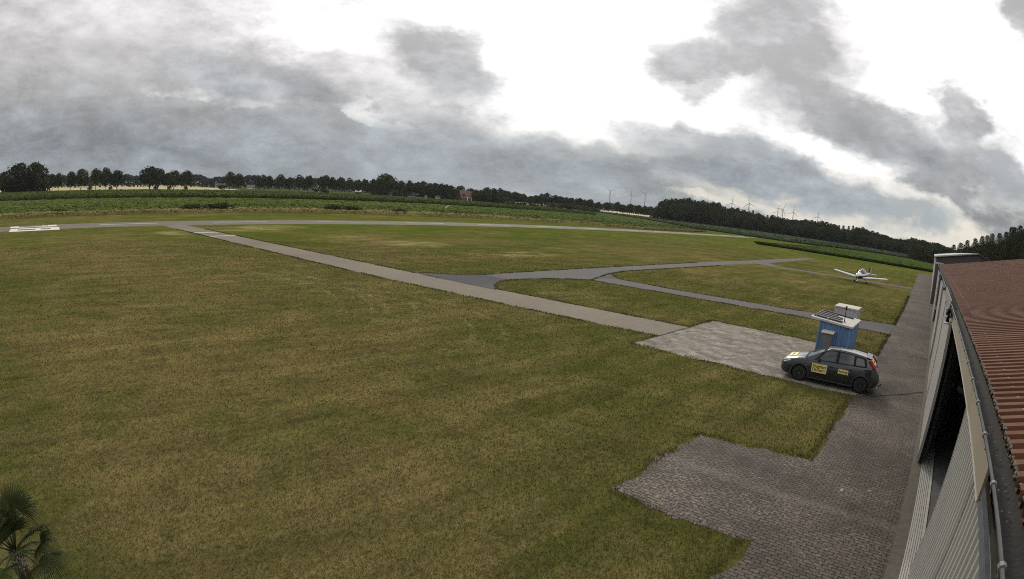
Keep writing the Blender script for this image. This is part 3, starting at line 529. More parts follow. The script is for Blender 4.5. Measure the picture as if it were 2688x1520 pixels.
ORD = ['first','second','third','fourth','fifth','sixth','seventh','eighth','ninth','tenth','eleventh','twelfth','thirteenth','fourteenth','fifteenth','sixteenth','seventeenth','eighteenth','nineteenth','twentieth',
       'twenty-first','twenty-second','twenty-third','twenty-fourth','twenty-fifth','twenty-sixth']
NAME = {'oak': 'broadleaf_tree', 'lime': 'roadside_tree', 'pine': 'pine_tree'}
CATS = {'oak': 'tree', 'lime': 'tree', 'pine': 'pine tree'}
def place_tree(kind, azd, dist, h, w, label, group):
    src_ = KINDS['fine' if kind == 'oak' and dist < 400 else kind]; cm, tm = src_[rnd.randrange(len(src_))]
    e = empty(NAME[kind], polar(azd, dist), rnd.uniform(0, 6.28)); e.scale = (w, w, h)
    tag(e, label, CATS[kind], group)
    a = bpy.data.objects.new('crown', cm); COL.objects.link(a); a.parent = e
    b = bpy.data.objects.new('trunk', tm); COL.objects.link(b); b.parent = e
    return e
MARKS = [(1602, 'the leftmost turbine'), (1657, 'the second turbine'), (1694, 'the third turbine'), (1858, 'the fourth turbine'), (1922, 'the fifth turbine'), (1967, 'the sixth turbine'),
         (2055, 'the crossing turbine pair'), (2147, 'the rightmost turbine'), (2257, "the aircraft's tail")]
def size_word(h, w): return ('tall ' if h > 19 else 'low ' if h < 14.2 else '') + ('broad ' if w > 11.5 else 'slim ' if w < 7.6 else '')
cnt = {}
for grp, kind, azd, dist, h, w, px in TREES:
    cnt[grp] = cnt.get(grp, 0) + 1; k = cnt[grp]
    sw = size_word(h, w)
    if grp == 'A':
        names = {1: 'tree cut by the left picture edge beyond the maize field', 2: 'left of the two biggest dark trees beyond the maize field', 3: 'right of the two biggest dark trees beyond the maize field',
                 4: 'smaller tree touching the right side of the two biggest trees', 5: 'smaller tree with round top just left of the sky gap'}
        lab = names.get(k) or f'{sw}dark tree before the yellow field, {ORD[k-6]} right of the sky gap'
        gname = 'trees before the stubble field'
    elif grp == 'B':
        names = {1: 'tallest tree in front of the yellow stubble field', 2: 'tree merging with the right side of the tallest stubble field tree', 6: 'left of the lone pair of trees right of the round bush', 7: 'right of the lone pair of trees right of the round bush'}
        lab = names.get(k) or f'{sw}tree at the right end of the yellow field, {ORD[k-3]} from its left'
        gname = 'trees before the stubble field'
    elif grp == 'C':
        lab = f'{sw}avenue tree with bare trunk beyond the maize, {ORD[k-1]} right of the lone pair'; gname = 'avenue trees beyond the maize field'
    elif grp == 'D':
        if px == 1012: lab = 'biggest round tree rising above the wood left of the farmhouse'
        elif px > 1195: lab = f'{sw}tree by the red roofed farmhouse, {ORD[sum(1 for t in TREES if t[0]=="D" and 1195 < t[6] <= px)-1]} from left'
        else: lab = f'{sw}tree of the wood left of the farmhouse, {ORD[sum(1 for t in TREES if t[0]=="D" and t[6] <= px)-1]} from its left end'
        gname = 'trees of the wood by the farmhouse'
    elif grp == 'E':
        if px < 1580: lab = f'{sw}tree between farmhouse and turbines, {ORD[sum(1 for t in TREES if t[0]=="E" and t[6] <= px)-1]} from the left'
        else: lab = f'{sw}tree beneath the three left turbines, {ORD[sum(1 for t in TREES if t[0]=="E" and 1580 <= t[6] <= px)-1]} from the left'
        gname = 'trees between farmhouse and turbines'
    elif grp in ('G', 'G2'):
        s0, mk = max([(x, m) for x, m in MARKS if x <= px] or [(0, '')])
        q = ORD[sum(1 for t in TREES if t[0] == grp and s0 <= t[6] <= px)-1]
        what = 'pine' if kind == 'pine' else 'tree'
        if grp == 'G': lab = f'{sw}skyline {what} of the long wood, {q} right of {mk}'
        else: lab = f'lower front tree of the long wood, {q} right of {mk}'
        gname = 'skyline trees of the long wood' if grp == 'G' else 'front trees of the long wood'
    elif grp == 'F':
        lab = f'tall dark {"pine" if kind=="pine" else "broadleaf tree"} above the hangar roofs, {ORD[k-1]} in the skyline from left'; gname = 'skyline trees behind the hangars'
    else:
        lab = f'dark {"pine" if kind=="pine" else "broadleaf tree"} in the wood front behind the hangars, {ORD[k-1]} from left'; gname = 'front trees behind the hangars'
    place_tree(kind, azd, dist, h, w*(1.32 if kind != 'pine' else 1.6), lab, gname)

# shrubs
scr = []
for i in range(4):
    m_ = crown_mesh('shrub', 'scrub', 300+i); scr.append(m_)
def shrub(name, loc, w, d, h, m, label, group, cat='shrub'):
    me = scr[rnd.randrange(4)].copy(); me.materials.append(m); o = bpy.data.objects.new(name, me); COL.objects.link(o)
    o.location = loc; o.scale = (w, d, h); o.rotation_euler.z = rnd.choice([0, 3.14]); tag(o, label, cat, group); return o
for i, (a, r_, w, h) in enumerate([(-38.9,525,9,6.4),(-38.1,522,9,6.9),(-37.3,520,10,7.2),(-36.5,518,10,7.0),(-35.7,516,10,6.6),(-34.9,514,9,6.0),(-34.3,512,7,4.6)]):
    shrub('willow_shrub', polar(a, r_), w, w, h, M['willow'], f'pale grey green willow clump right of the farmhouse, {ORD[i]} from the left', 'grey green willow clump')
for (x, y, w, h, lab) in [(-115.5,32,3.2,1.9,'left half of the widest dark bush on the low crop edge'),(-116,38,3.8,2.2,'right half of the widest dark bush on the low crop edge'),(-117.5,68,3.0,2.0,'left of the two dark bushes on the low crop edge beyond the runway middle'),(-117.5,72.5,3.0,1.9,'right of the two dark bushes on the low crop edge beyond the runway middle'),
                        (-116.5,86,2.2,1.4,'small dark bush on the low crop edge left of the windsock'),(-110,131,2.2,1.2,'dark bush in the dry grass strip right of the windsock'),(-98.5,172,2.4,1.1,'dark bush in the dry grass below the willow clump'),(-98.5,190,2.6,1.0,'dark low bush in the dry grass below the turbines'),(-104,233,3.4,1.6,'lone dark bush at the right end of the dry grass strip'),(-116.5,3,2.4,1.2,'dark bush in the dry grass behind the runway number')]:
    shrub('bush', (x, y, 0), w, w*1.9, h, M['oak'], lab, 'dark bushes along the crop edge', 'bush')
for (a, r_, w, h, lab) in [(-71.7,478,8,5.5,'round dark bush left of the lone pair of trees'),(-62.1,478,4,4.2,'small bush between the avenue trees'),(-61.2,476,8,4.6,'wide bush at the foot of the avenue trees'),(-85.2,478,5,3.5,'bush between trunks before the yellow field'),(-83.0,478,4,3.4,'small bush under the trees left of the yellow field gap'),(-78.3,478,4.5,4.0,'bush between trunks of the tallest tree by the yellow field'),(-76.9,478,4,4.2,'upright bush right of the tallest tree by the yellow field'),(-75.2,478,4,4.2,'upright bush under the last tree of the yellow field')]:
    shrub('bush', polar(a, r_), w, w, h, M['lime'], lab, 'bushes between the far trees', 'bush')
# a far wood that reads as one mass
def far_wood(name, a0, a1, r0, h0, h1, m, n, sz):
    t = rng.random(n); az = np.radians(a0 + (a1-a0)*t); rr = r0 + rng.uniform(-12, 12, n)
    ph = rng.uniform(0, 6.28, 5)
    prof = .5 + .22*np.sin(t*37+ph[0]) + .16*np.sin(t*83+ph[1]) + .12*np.sin(t*171+ph[2]); prof = np.clip(prof, 0, 1)
    z = (h0+(h1-h0)*prof)*rng.random(n)**.55
    V, F = quads(np.c_[rr*np.sin(az), rr*np.cos(az), z], rng.uniform(.6, 1.3, n)*sz)
    return tag(link(name, np_mesh(name, V, F), m), None, None, None, 'stuff')
far_wood('far_wood', -97, -54, 800, 11, 19, M['hazewood'], 15000, 2.6)
far_wood('far_wood', -57, -23, 900, 8, 14, M['hazewood'], 9000, 2.6)
far_wood('far_wood', -24, 14, 760, 12, 20, M['hazewood'], 9000, 2.8)
def thicket(name, pts, depth, h, m, n, sz):
    P = resample(pts, 400); i = rng.integers(0, 400, n); q = P[i] + rng.uniform(-1, 1, (n,2))*depth
    V, F = quads(np.c_[q, h*rng.random(n)**.8*(.7+.3*np.sin(i*.31))], rng.uniform(.6, 1.3, n)*sz)
    return tag(link(name, np_mesh(name, V, F), m), None, None, None, 'stuff')
def arcline(a0, a1, r0, r1): return [polar(a0+(a1-a0)*i/20, r0+(r1-r0)*i/20)[:2] for i in range(21)]
thicket('undergrowth', arcline(-28.4, -12, 528, 535), 7, 9, M['oak'], 7000, 1.8)
thicket('undergrowth', arcline(-12, 1, 535, 545), 7, 8, M['oak'], 3800, 1.8)
thicket('undergrowth', arcline(-56, -43.2, 530, 545), 8, 7.5, M['oak'], 4200, 1.7)
thicket('undergrowth', arcline(-43.2, -39.6, 585, 590), 6, 4, M['oak'], 300, 1.5)
thicket('undergrowth', arcline(-94.2, -90.0, 436, 436), 5, 8, M['oak'], 1500, 1.6)
thicket('undergrowth', arcline(-1, 5, 310, 260), 10, 8.5, M['pine'], 22000, .7)
thicket('undergrowth', arcline(5, 14, 250, 170), 10, 11, M['pine'], 34000, .6)
thicket('hedge', arcline(-46.8, -43.5, 556, 556), 2, 2.6, M['oak'], 700, 1.1)
thicket('hedge', arcline(-51, -48.3, 556, 556), 2, 2.4, M['oak'], 600, 1.1)
# ------------------------------------------------------------------ wind turbines
def turbine(azd, dist, hub, rot, label):
    x, y, _ = polar(azd, dist); e = empty('wind_turbine', (x, y, 0), R(-azd)); tag(e, label, 'wind turbine', 'wind turbines on the horizon')
    t = MB(); t.tube([(0,0,-1),(0,0,hub*.5),(0,0,hub-1)], [4.6,3.6,2.5], 12); t.build('tower', M['turb'], e, True)
    n = MB(); n.box(-2.6,-5,hub-2.6,2.6,9,hub+2.6); n.build('nacelle', M['turb'], e)
    hb = MB(); hb.lathe([(.2,-9.5),(2.0,-8.6),(2.7,-6.5),(2.6,-5)], 12, 'y', (0,0,hub)); hb.build('hub', M['turb'], e, True)
    for k in range(3):
        a = R(rot + 120*k); dx, dz = math.sin(a), math.cos(a); L = 46; b = MB()
        px, pz = dz, -dx
        def sec(r_, w, th): return [(dx*r_+px*w*.3, -7-th, hub+dz*r_+pz*w*.3), (dx*r_-px*w*.7, -7-th*.3, hub+dz*r_-pz*w*.7), (dx*r_-px*w*.7, -7+th*.3, hub+dz*r_-pz*w*.7), (dx*r_+px*w*.3, -7+th, hub+dz*r_+pz*w*.3)]
        rows = [sec(2.2,2.2,1.0), sec(9,3.6,.8), sec(24,2.5,.5), sec(38,1.7,.3), sec(L,.8,.12)]
        rows = [s + s[:1] for s in rows]; b.grid(rows); b.poly(rows[0][:4]); b.poly(rows[-1][:4]); b.build('blade', M['turb'], e)
TURB = [(-33.13,4032,-47,'leftmost wind turbine, standing alone left above the far trees'),(-31.04,4319,1,'second wind turbine from the left with one blade straight up'),(-29.67,3769,168,'third wind turbine from the left with one blade hanging down'),
        (-27.89,4600,23,'wind turbine with only a blade tip above the left end of the wood'),(-23.45,4000,0,'wind turbine with a single upright blade above the rounded wood top'),(-21.02,3613,4,'wind turbine with upright blade where the rounded wood top ends'),
        (-20.28,5009,-17,'wind turbine mostly hidden by the lone crown right of the rounded wood'),(-19.31,3315,-8,'nearest wind turbine with a blade stretched to the right'),(-16.38,4181,9,'wind turbine close behind the left side of the crossing pair'),
        (-15.9,3547,32,'wind turbine at right of the crossing pair with slanted blades'),(-14.81,3859,8,'wind turbine just right of the crossing pair of turbines'),(-12.28,4034,7,'rightmost wind turbine, small and alone')]
for t_ in TURB: turbine(t_[0], t_[1], 120, t_[2], t_[3])

# ------------------------------------------------------------------ farm and houses
def house(name, azd, dist, yaw, W, D, eave, ridge, roofm, wallm, label, cat='house', wins=2, chim=True, porch=False):
    x, y, _ = polar(azd, dist); e = empty(name, (x, y, 0), R(-azd + yaw)); tag(e, label, cat)
    w = MB(); w.prism([(-W/2,-D/2),(W/2,-D/2),(W/2,D/2),(-W/2,D/2)], 0, eave)
    for s in (-1, 1):   # gables
        w.add([(s*W/2,-D/2,eave),(s*W/2,D/2,eave),(s*W/2,0,ridge-.15),(s*(W/2-.2),-D/2,eave),(s*(W/2-.2),D/2,eave),(s*(W/2-.2),0,ridge-.15)], [(0,1,2),(5,4,3),(0,2,5,3),(1,4,5,2)])
    w.build('wall', wallm, e)
    r_ = MB(); o = .4; th = .18
    for s in (-1, 1):
        ye = s*(D/2+o); ze = eave - o*(ridge-eave)/(D/2)
        r_.hexa([(-W/2-o,ye,ze),(W/2+o,ye,ze),(W/2+o,0,ridge),(-W/2-o,0,ridge),(-W/2-o,ye,ze+th),(W/2+o,ye,ze+th),(W/2+o,0,ridge+th),(-W/2-o,0,ridge+th)])
    ro = r_.build('roof', roofm, e)
    if chim: c = MB(); c.box(W*.2,-.4,ridge-.8,W*.2+.8,.4,ridge+1.1); c.build('chimney', M['brick'], ro)
    for i in range(wins):
        px = -W/2 + W*(i+.7)/(wins+.4); f = MB(); f.box(px-.6,-D/2-.05,1.0,px+.6,-D/2-.003,2.3); f_ = f.build('window', M['white'], e)
        p = MB(); p.box(px-.5,-D/2-.07,1.1,px+.5,-D/2-.052,2.2); p.build('pane', M['wglass'], f_)
    d = MB(); d.box(W*.34,-D/2-.06,0,W*.34+1.0,-D/2-.004,2.1); d.build('door', M['brown'], e)
    if porch:
        p = MB(); p.box(-W*.05,-D/2-1.6,3.1,W*.42,-D/2-.06,3.6); p.build('porch_roof', M['white'], e)
        p = MB(); p.box(-W*.04,-D/2-1.5,0,W*.02,-D/2-1.2,3.1); p.build('porch_post', M['white'], e)
        p = MB(); p.box(W*.36,-D/2-1.5,0,W*.41,-D/2-1.2,3.1); p.build('porch_post', M['white'], e)
        p = MB(); p.box(-W*.36,-D/2-.30,5.0,-W*.2,-D/2+2.2,6.6); p.build('dormer', M['brick'], e)
    return e
house('farmhouse', -47.35, 512, 28, 10.5, 8.6, 3.2, 9.4, M['tile'], M['brick'], 'farmhouse with big orange tiled roof and white porch at the wood edge', 'house', 3, True, True)
house('brick_house', -52.45, 526, 0, 10, 8, 2.9, 6.2, M['greytile'], M['brick'], 'low brick house half hidden by trees left of the farmhouse', 'house', 3)
house('garden_shed', -51.15, 508, 10, 2.2, 2.2, 2.4, 3.3, M['greytile'], M['render'], 'narrow white shed at the field edge left of the farmhouse', 'shed', 0, False)
house('garage', -49.95, 512, 0, 4.5, 4, 2.3, 3.2, M['greytile'], M['render'], 'small white garage between the narrow shed and the farmhouse', 'garage', 1, False)
house('garden_house', -54.7, 528, 0, 6, 4, 2.2, 3.6, M['greytile'], M['render'], 'pale low house under the biggest round tree', 'house', 2, False)
house('far_house', -71.75, 700, 0, 11, 7, 2.6, 5.4, M['pinktile'], M['render'], 'far pink roofed house behind the round bush', 'house', 3)
house('far_house', -68.6, 720, 0, 9, 7, 2.4, 4.6, M['pinktile'], M['render'], 'far low house just right of the lone pair of trees', 'house', 3)
house('barn', -57.85, 515, 0, 5, 5, 2.6, 4.0, M['roofwhite'], M['brown'], 'small barn with pale roof under the avenue trees', 'barn', 0, False)
# white roadside rail in front of the brick house
g_ = MB(); x0, y0, _ = polar(-52.9, 500); x1, y1, _ = polar(-51.4, 500)
ge = empty('garden_fence', (0,0,0)); tag(ge, 'low white garden fence before the brick house at the field edge', 'fence')
for k in range(9):
    t = k/8; p = MB(); p.box(x0+(x1-x0)*t-.08, y0+(y1-y0)*t-.08, 0, x0+(x1-x0)*t+.08, y0+(y1-y0)*t+.08, 1.2); p.build('post', M['white'], ge)
p = MB(); p.tube([(x0,y0,1.05),(x1,y1,1.05)], .09, 6); p.build('rail', M['white'], ge)

# ------------------------------------------------------------------ windsock
ws = empty('windsock', (-121.8,105.4,0)); tag(ws, 'pale windsock drooping on a thin pole in the low crop', 'windsock')
p = MB(); p.tube([(0,0,0),(0,0,2.2)], .04, 8); p.build('pole', M['graymetal'], ws)
p = MB(); dirv = Vector((.68,.73,0))
cp = [Vector((0,0,1.7)), Vector((0,0,1.7))+dirv*.28+Vector((0,0,.38)), Vector((0,0,1.7))+dirv*.62+Vector((0,0,.66)), Vector((0,0,1.7))+dirv*1.0+Vector((0,0,.64))]
p.tube([tuple(q) for q in cp], [.20,.19,.16,.13], 12, False); sk = p.build('sock', M['render'], ws, True)
p = MB(); q = Vector((0,0,1.7))+dirv*1.22+Vector((0,0,.52)); p.tube([tuple(cp[3]), tuple(q)], [.13,.10], 12, False); p.build('tip', M['red'], ws, True)

# ------------------------------------------------------------------ hangar
hg = empty('hangar', (12.5, 31, 0)); tag(hg, 'long hangar with red brown ribbed roof and pale sliding doors', 'hangar')
def H(mb, name, m, parent=None, smooth=False):
    for i, p in enumerate(mb.v): mb.v[i] = (p[0]-12.5, p[1]-31, p[2])
    return mb.build(name, m, hg if parent is None else parent, smooth)
Y0, Y1 = -4.0, 65.0
def zroof(x): return 4.57 + .218*(x-.85) if x <= 12.5 else 4.57 + .218*(12.5-.85) - .218*(x-12.5)
def ribbed(mb, x0, x1, lift=0.0, ya=Y0, yb=Y1, drop=.004):
    pitch = .207; n = int((yb-ya)/pitch); prof = [(0,0),(.080,0),(.100,.058),(.187,.058)]
    ys, zs = [], []
    for k in range(n):
        for a, b in prof: ys.append(ya+k*pitch+a); zs.append(b)
    ys.append(yb); zs.append(0)
    rows = [[(x, y, zroof(x)+z+lift+(drop if i == 0 else 0)) for y, z in zip(ys, zs)] for i, x in enumerate((x0, x1))]
    mb.grid(rows)
r_ = MB(); ribbed(r_, .85, 6.4, .012); ribbed(r_, 6.35, 12.5, 0.024, drop=.0); roof = H(r_, 'roof', M['roof'])
r_ = MB(); r_.hexa([(12.5,Y0,zroof(12.5)),(24.2,Y0,zroof(24.2)),(24.2,Y1,zroof(24.2)),(12.5,Y1,zroof(12.5)),(12.5,Y0,zroof(12.5)+.04),(24.2,Y0,zroof(24.2)+.04),(24.2,Y1,zroof(24.2)+.04),(12.5,Y1,zroof(12.5)+.04)]); H(r_, 'roof', M['roof'])
r_ = MB(); r_.hexa([(.90,Y0,4.50),(12.5,Y0,zroof(12.5)-.08),(12.5,Y1,zroof(12.5)-.08),(.90,Y1,4.50),(.90,Y0,4.55),(12.5,Y0,zroof(12.5)-.03),(12.5,Y1,zroof(12.5)-.03),(.90,Y1,4.55)]); H(r_, 'roof_deck', M['dark'])
f_ = MB()
for k in range(2, 120):
    y = Y0 + .146 + .207*k*2; 
    if y > 40: break
    z = zroof(1.1)+.012+.058; f_.lathe([(.018,0),(.014,.006),(.006,.012)], 8, 'z', (1.1, y, z))
    f_.box(1.07,y-.022,z-.002,1.13,y+.022,z+.003)
H(f_, 'roof_screws', M['zinc'], None)['kind'] = 'stuff'
# gable ends, rear wall, floor
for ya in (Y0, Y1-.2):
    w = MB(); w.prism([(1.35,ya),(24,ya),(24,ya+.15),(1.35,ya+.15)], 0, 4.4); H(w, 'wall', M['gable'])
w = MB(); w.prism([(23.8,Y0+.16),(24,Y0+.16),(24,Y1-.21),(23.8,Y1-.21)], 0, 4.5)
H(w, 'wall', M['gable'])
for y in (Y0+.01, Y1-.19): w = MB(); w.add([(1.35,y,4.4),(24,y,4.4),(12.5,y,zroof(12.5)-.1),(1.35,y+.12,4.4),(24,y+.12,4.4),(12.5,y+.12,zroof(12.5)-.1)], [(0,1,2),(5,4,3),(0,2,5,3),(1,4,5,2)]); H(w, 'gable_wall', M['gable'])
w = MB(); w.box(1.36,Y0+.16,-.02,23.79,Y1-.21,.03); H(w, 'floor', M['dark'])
# floor track of the doors: grooved metal strip
w = MB(); prof = [(.972,-.01)]
for k in range(7):
    x0 = .972 + k*.053; prof += [(x0,.048),(x0+.030,.048)] + ([(x0+.031,.022),(x0+.052,.022)] if k < 6 else [])
prof += [(1.322,.022),(1.325,.06),(1.355,.06),(1.355,-.01)]
w.grid([[(x, y, z) for x, z in prof] for y in (Y0, Y1)]); H(w, 'door_track', M['alu'])
# gutter and its brackets, debris
def trough(mb, y0, y1, xo, xi, zt, n=9):
    rows = []
    for y in (y0, y1):
        row = []
        for k in range(n):
            a = math.pi*k/(n-1); cx = (xo+xi)/2; rr = (xi-xo)/2; row.append((cx - rr*math.cos(a), y, zt - rr*math.sin(a)))
        rows.append(row)
    mb.grid(rows)
g_ = MB(); trough(g_, Y0, Y1, .665, .875, 4.63); gut = H(g_, 'gutter', M['wet'], None, True)
g_ = MB(); g_.tube([(.662,Y0,4.635),(.662,Y1,4.635)], .012, 8); H(g_, 'gutter_bead', M['zinc'], None, True)
for k in range(60):
    y = 1.3 + .92*k
    if y > 60: break
    g_ = MB(); rows = []
    for yy in (y-.018, y+.018):
        rows.append([(.77-.118*math.cos(math.pi*q/8*1.0), yy, 4.63-.118*math.sin(math.pi*q/8)) for q in range(9)])
    g_.grid(rows); g_.tube([(.662,y-.018,4.637),(.662,y+.018,4.637)], .023, 8); ob = H(g_, 'gutter_bracket', M['zinc'])
mo = MB(); r2 = random.Random(4); y = -3.5
while y < 60:
    s = r2.uniform(.007, .020); cx = .862 + r2.uniform(-.012, .012); cz = 4.622 + r2.uniform(-.01, .02)
    mo.lathe([(s*.5,-s*.7),(s,-.0),(s*.8,s*.5),(s*.25,s*.8)], 6, 'z', (cx, y, cz)); y += s*r2.uniform(.7, 1.9) * (1 if r2.random() < .9 else 4)
for k in range(260):
    y = r2.uniform(0, 40); s = r2.uniform(.004, .013); mo.lathe([(s,-s*.5),(s*.8,s*.4),(s*.2,s*.6)], 5, 'z', (r2.uniform(.70,.80), y, 4.555+r2.uniform(0,.02)))
mo_ = H(mo, 'moss', M['moss']); mo_['kind'] = 'stuff'
w = MB(); w.box(.885,Y0,4.30,.935,Y1,4.50); H(w, 'eave_board', M['brown'])
# lintel beams above the near doors
w = MB(); w.box(1.10,Y0,3.50,1.30,Y1,3.62); H(w, 'lintel', M['beam']); w = MB(); w.box(1.24,Y0,3.62,1.32,Y1,4.35); H(w, 'lintel_board', M['beam'])
w = MB(); w.box(.96,Y0,3.98,1.12,15.5,4.06); H(w, 'door_rail', M['zincdark']); w = MB(); w.box(1.0,Y0,4.06,1.06,15.5,4.28); H(w, 'rail_hanger', M['zincdark'])
w = MB(); w.tube([(1.0,Y0,3.94),(1.0,4.1,3.94)], .02, 6); H(w, 'conduit', M['graymetal'])
for y in (2.8, 3.9):
    w = MB(); w.tube([(.78,y,4.52),(.86,y,4.42),(.96,y,4.36),(1.0,y,4.20),(.97,y+.03,4.06)], .008, 6); H(w, 'cable_loop', M['black'])
# fascia panels over the opening
for a, b_ in ((4.2,6.84),(6.86,15.4)):
    w = MB(); w.box(.795,a,4.12,.82,b_,4.505); fp = H(w, 'fascia_panel', M['cream']); w = MB(); w.box(.788,a,4.10,.83,b_,4.119); H(w, 'panel_edge', M['roofwhite'], None)
# corrugated door leaves
def leaf(x, ya, yb, za, zb, m=None, frame=True, pitch=.25, dp=.038):
    w = MB(); n = int((yb-ya-.04)/pitch); prof = [(0,0),(pitch*.4,0),(pitch*.55,-dp),(pitch*.85,-dp)]; ys = []; xs = []
    for k in range(n):
        for a, b in prof: ys.append(ya+.02+k*pitch+a); xs.append(b)
    ys.append(yb-.02); xs.append(0)
    w.grid([[(x+q, y, z) for y, q in zip(ys, xs)] for z in (za, zb)])
    w.box(x+.004, ya+.006, za, x+.05, yb-.006, zb)
    d = H(w, 'sliding_door', m or M['white_sheet'])
    if frame:
        w = MB(); w.box(x-.032,ya,za-.02,x+.055,ya+.018,zb); H(w, 'door_edge', M['white_sheet']); w = MB(); w.box(x-.032,yb-.018,za-.02,x+.055,yb,zb); H(w, 'door_edge', M['white_sheet'])
    return d
for ya in (-3.5, -.01, 3.48, 6.97): leaf(1.2, ya, ya+3.47, .06, 3.46)
leaf(.80, 16.4, 23.2, .10, 4.05, pitch=.3, dp=.012); leaf(.80, 23.35, 30.1, .10, 4.05, pitch=.3, dp=.012); leaf(.98, 30.2, 33.4, .10, 4.05, M['brown']); leaf(.80, 33.5, 40.8, .10, 4.05, pitch=.3, dp=.012); leaf(.80, 52, 58.3, .10, 4.05, pitch=.3, dp=.012); leaf(.80, 58.4, 64.9, .10, 4.05, pitch=.3, dp=.012)
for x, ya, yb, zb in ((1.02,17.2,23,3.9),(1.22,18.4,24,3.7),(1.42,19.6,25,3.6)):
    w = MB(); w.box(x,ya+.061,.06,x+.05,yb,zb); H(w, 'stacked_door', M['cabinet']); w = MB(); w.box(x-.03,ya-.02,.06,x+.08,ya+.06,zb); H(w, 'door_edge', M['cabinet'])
for k in range(5):
    w = MB(); y = 20.3+.22*k; w.box(1.6+.03*k,y,.06,1.72+.03*k,y+.06,2.4+.2*(k%3)); H(w, 'timber_board', M['brown'])
w = MB(); w.box(.86,16.36,.05,.90,16.40,4.0); H(w, 'door_stop', M['black'])
w = MB(); w.tube([(1.9,6.4,.06),(1.9,6.4,4.3)], .05, 8); H(w, 'inner_post', M['beam'])
# grey plate over the gutter and corner flashing
w = MB(); w.add([(.60,14.6,4.50),(.60,20.4,4.50),(.64,20.4,4.72),(.64,14.6,4.72),(.625,14.6,4.50),(.625,20.4,4.50),(.665,20.4,4.72),(.665,14.6,4.72)], [(0,1,2,3),(7,6,5,4),(0,4,5,1),(3,2,6,7),(0,3,7,4),(1,5,6,2)]); H(w, 'cover_plate', M['cabinet'])
w = MB(); w.prism([(.30,64.9),(1.3,64.9),(1.3,65.1),(.30,65.1)], 4.66, 4.84); H(w, 'corner_flashing', M['white_sheet'])
w = MB(); w.box(.85,64.95,4.55,.95,65.05,4.65); 
w = MB(); w.tube([(.74,42,4.55),(.74,42,4.3),(.84,42,4.1),(.84,42,.1)], .045, 10); H(w, 'downpipe', M['zinc'], None, True)

br = empty('wall_bracket', (.72, 15.6, 4.2)); tag(br, 'pale bracket arms with a dark fitting at the eave above the open door', 'bracket')
w = MB(); w.tube([(.16,.2,.0),(-.06,.1,.05),(-.12,-.2,.02)], .03, 8); w.build('arm', M['roofwhite'], br); w = MB(); w.tube([(.16,-.3,-.12),(-.05,-.3,-.10),(-.14,-.1,-.12)], .028, 8); w.build('arm', M['roofwhite'], br)
w = MB(); w.tube([(-.05,.0,-.10),(-.07,.1,.12),(-.10,.6,.34)], [.05,.06,.045], 10); w.build('fitting', M['black'], br)
w = MB(); w.lathe([(.06,0),(.06,.02),(.03,.05)], 10, 'z', (-.08,.2,.20)); w.build('cap', M['roofwhite'], br)

# second hangar beyond
h2 = empty('grey_hangar', (6, 110, 0)); tag(h2, 'taller hangar with dark grey gable and pale roof edge behind the red brown roof', 'hangar')
def H2(mb, name, m):
    for i, p in enumerate(mb.v): mb.v[i] = (p[0]-6, p[1]-110, p[2])
    return mb.build(name, m, h2)
pts = [(.42,0),(.42,5.28),(5.73,6.42),(7.44,5.90),(12,4.5),(12,0)]
w = MB(); n = len(pts)
for y in (70, 155): w.v += [(x, y, z) for x, z in pts]
w.f = [tuple(range(n))[::-1], tuple(range(n, 2*n))] + [(i, (i+1)%n, n+(i+1)%n, n+i) for i in range(n)]; H2(w, 'wall', M['gable'])
w = MB(); w.hexa([(.15,69.7,5.26),(5.73,69.7,6.44),(5.73,155.3,6.44),(.15,155.3,5.26),(.15,69.7,5.40),(5.73,69.7,6.58),(5.73,155.3,6.58),(.15,155.3,5.40)]); H2(w, 'roof', M['graymetal'])
w = MB(); w.hexa([(.14,69.6,5.30),(5.70,69.6,6.48),(5.70,69.695,6.48),(.14,69.695,5.30),(.14,69.6,5.43),(5.70,69.6,6.61),(5.70,69.695,6.61),(.14,69.695,5.43)]); H2(w, 'roof_edge', M['roofwhite'])
w = MB(); w.hexa([(5.735,69.7,6.44),(12.3,69.7,4.42),(12.3,155.3,4.42),(5.735,155.3,6.44),(5.735,69.7,6.56),(12.3,69.7,4.54),(12.3,155.3,4.54),(5.735,155.3,6.56)]); H2(w, 'roof', M['gable'])
for a, b_ in ((71,84),(85,98),(104,118),(119,133),(134,150)):
    w = MB(); w.box(.34,a,.1,.415,b_,4.6); H2(w, 'sliding_door', M['white_sheet'])

# ------------------------------------------------------------------ fuel shed, container
sh = empty('blue_shed', (-4.3, 27, 0)); tag(sh, 'small blue corrugated shed with pale flat roof behind the dark car', 'shed')
def SH(mb, name, m, parent=None):
    for i, p in enumerate(mb.v): mb.v[i] = (p[0]+4.3, p[1]-27, p[2])
    return mb.build(name, m, parent or sh)
xa, xb, ya, yb = -4.84, -3.36, 25.65, 28.25
def corr(mb, p0, p1, nrm, z0, zt0, zt1, pitch=.25, d=.05):
    L = math.hypot(p1[0]-p0[0], p1[1]-p0[1]); n = int(L/pitch); pr = [(0,0),(pitch*.55,0),(pitch*.65,d),(pitch*.9,d)]; row0, row1 = [], []
    for k in range(n+1):
        for a, b in pr:
            s = min(k*pitch+a, L)/L; x = p0[0]+(p1[0]-p0[0])*s+nrm[0]*b; y = p0[1]+(p1[1]-p0[1])*s+nrm[1]*b
            row0.append((x,y,z0)); row1.append((x,y,zt0+(zt1-zt0)*s))
    mb.grid([row0, row1])
zr = lambda x: 2.03 + (2.165-2.03)*(-3.25-x)/2.05
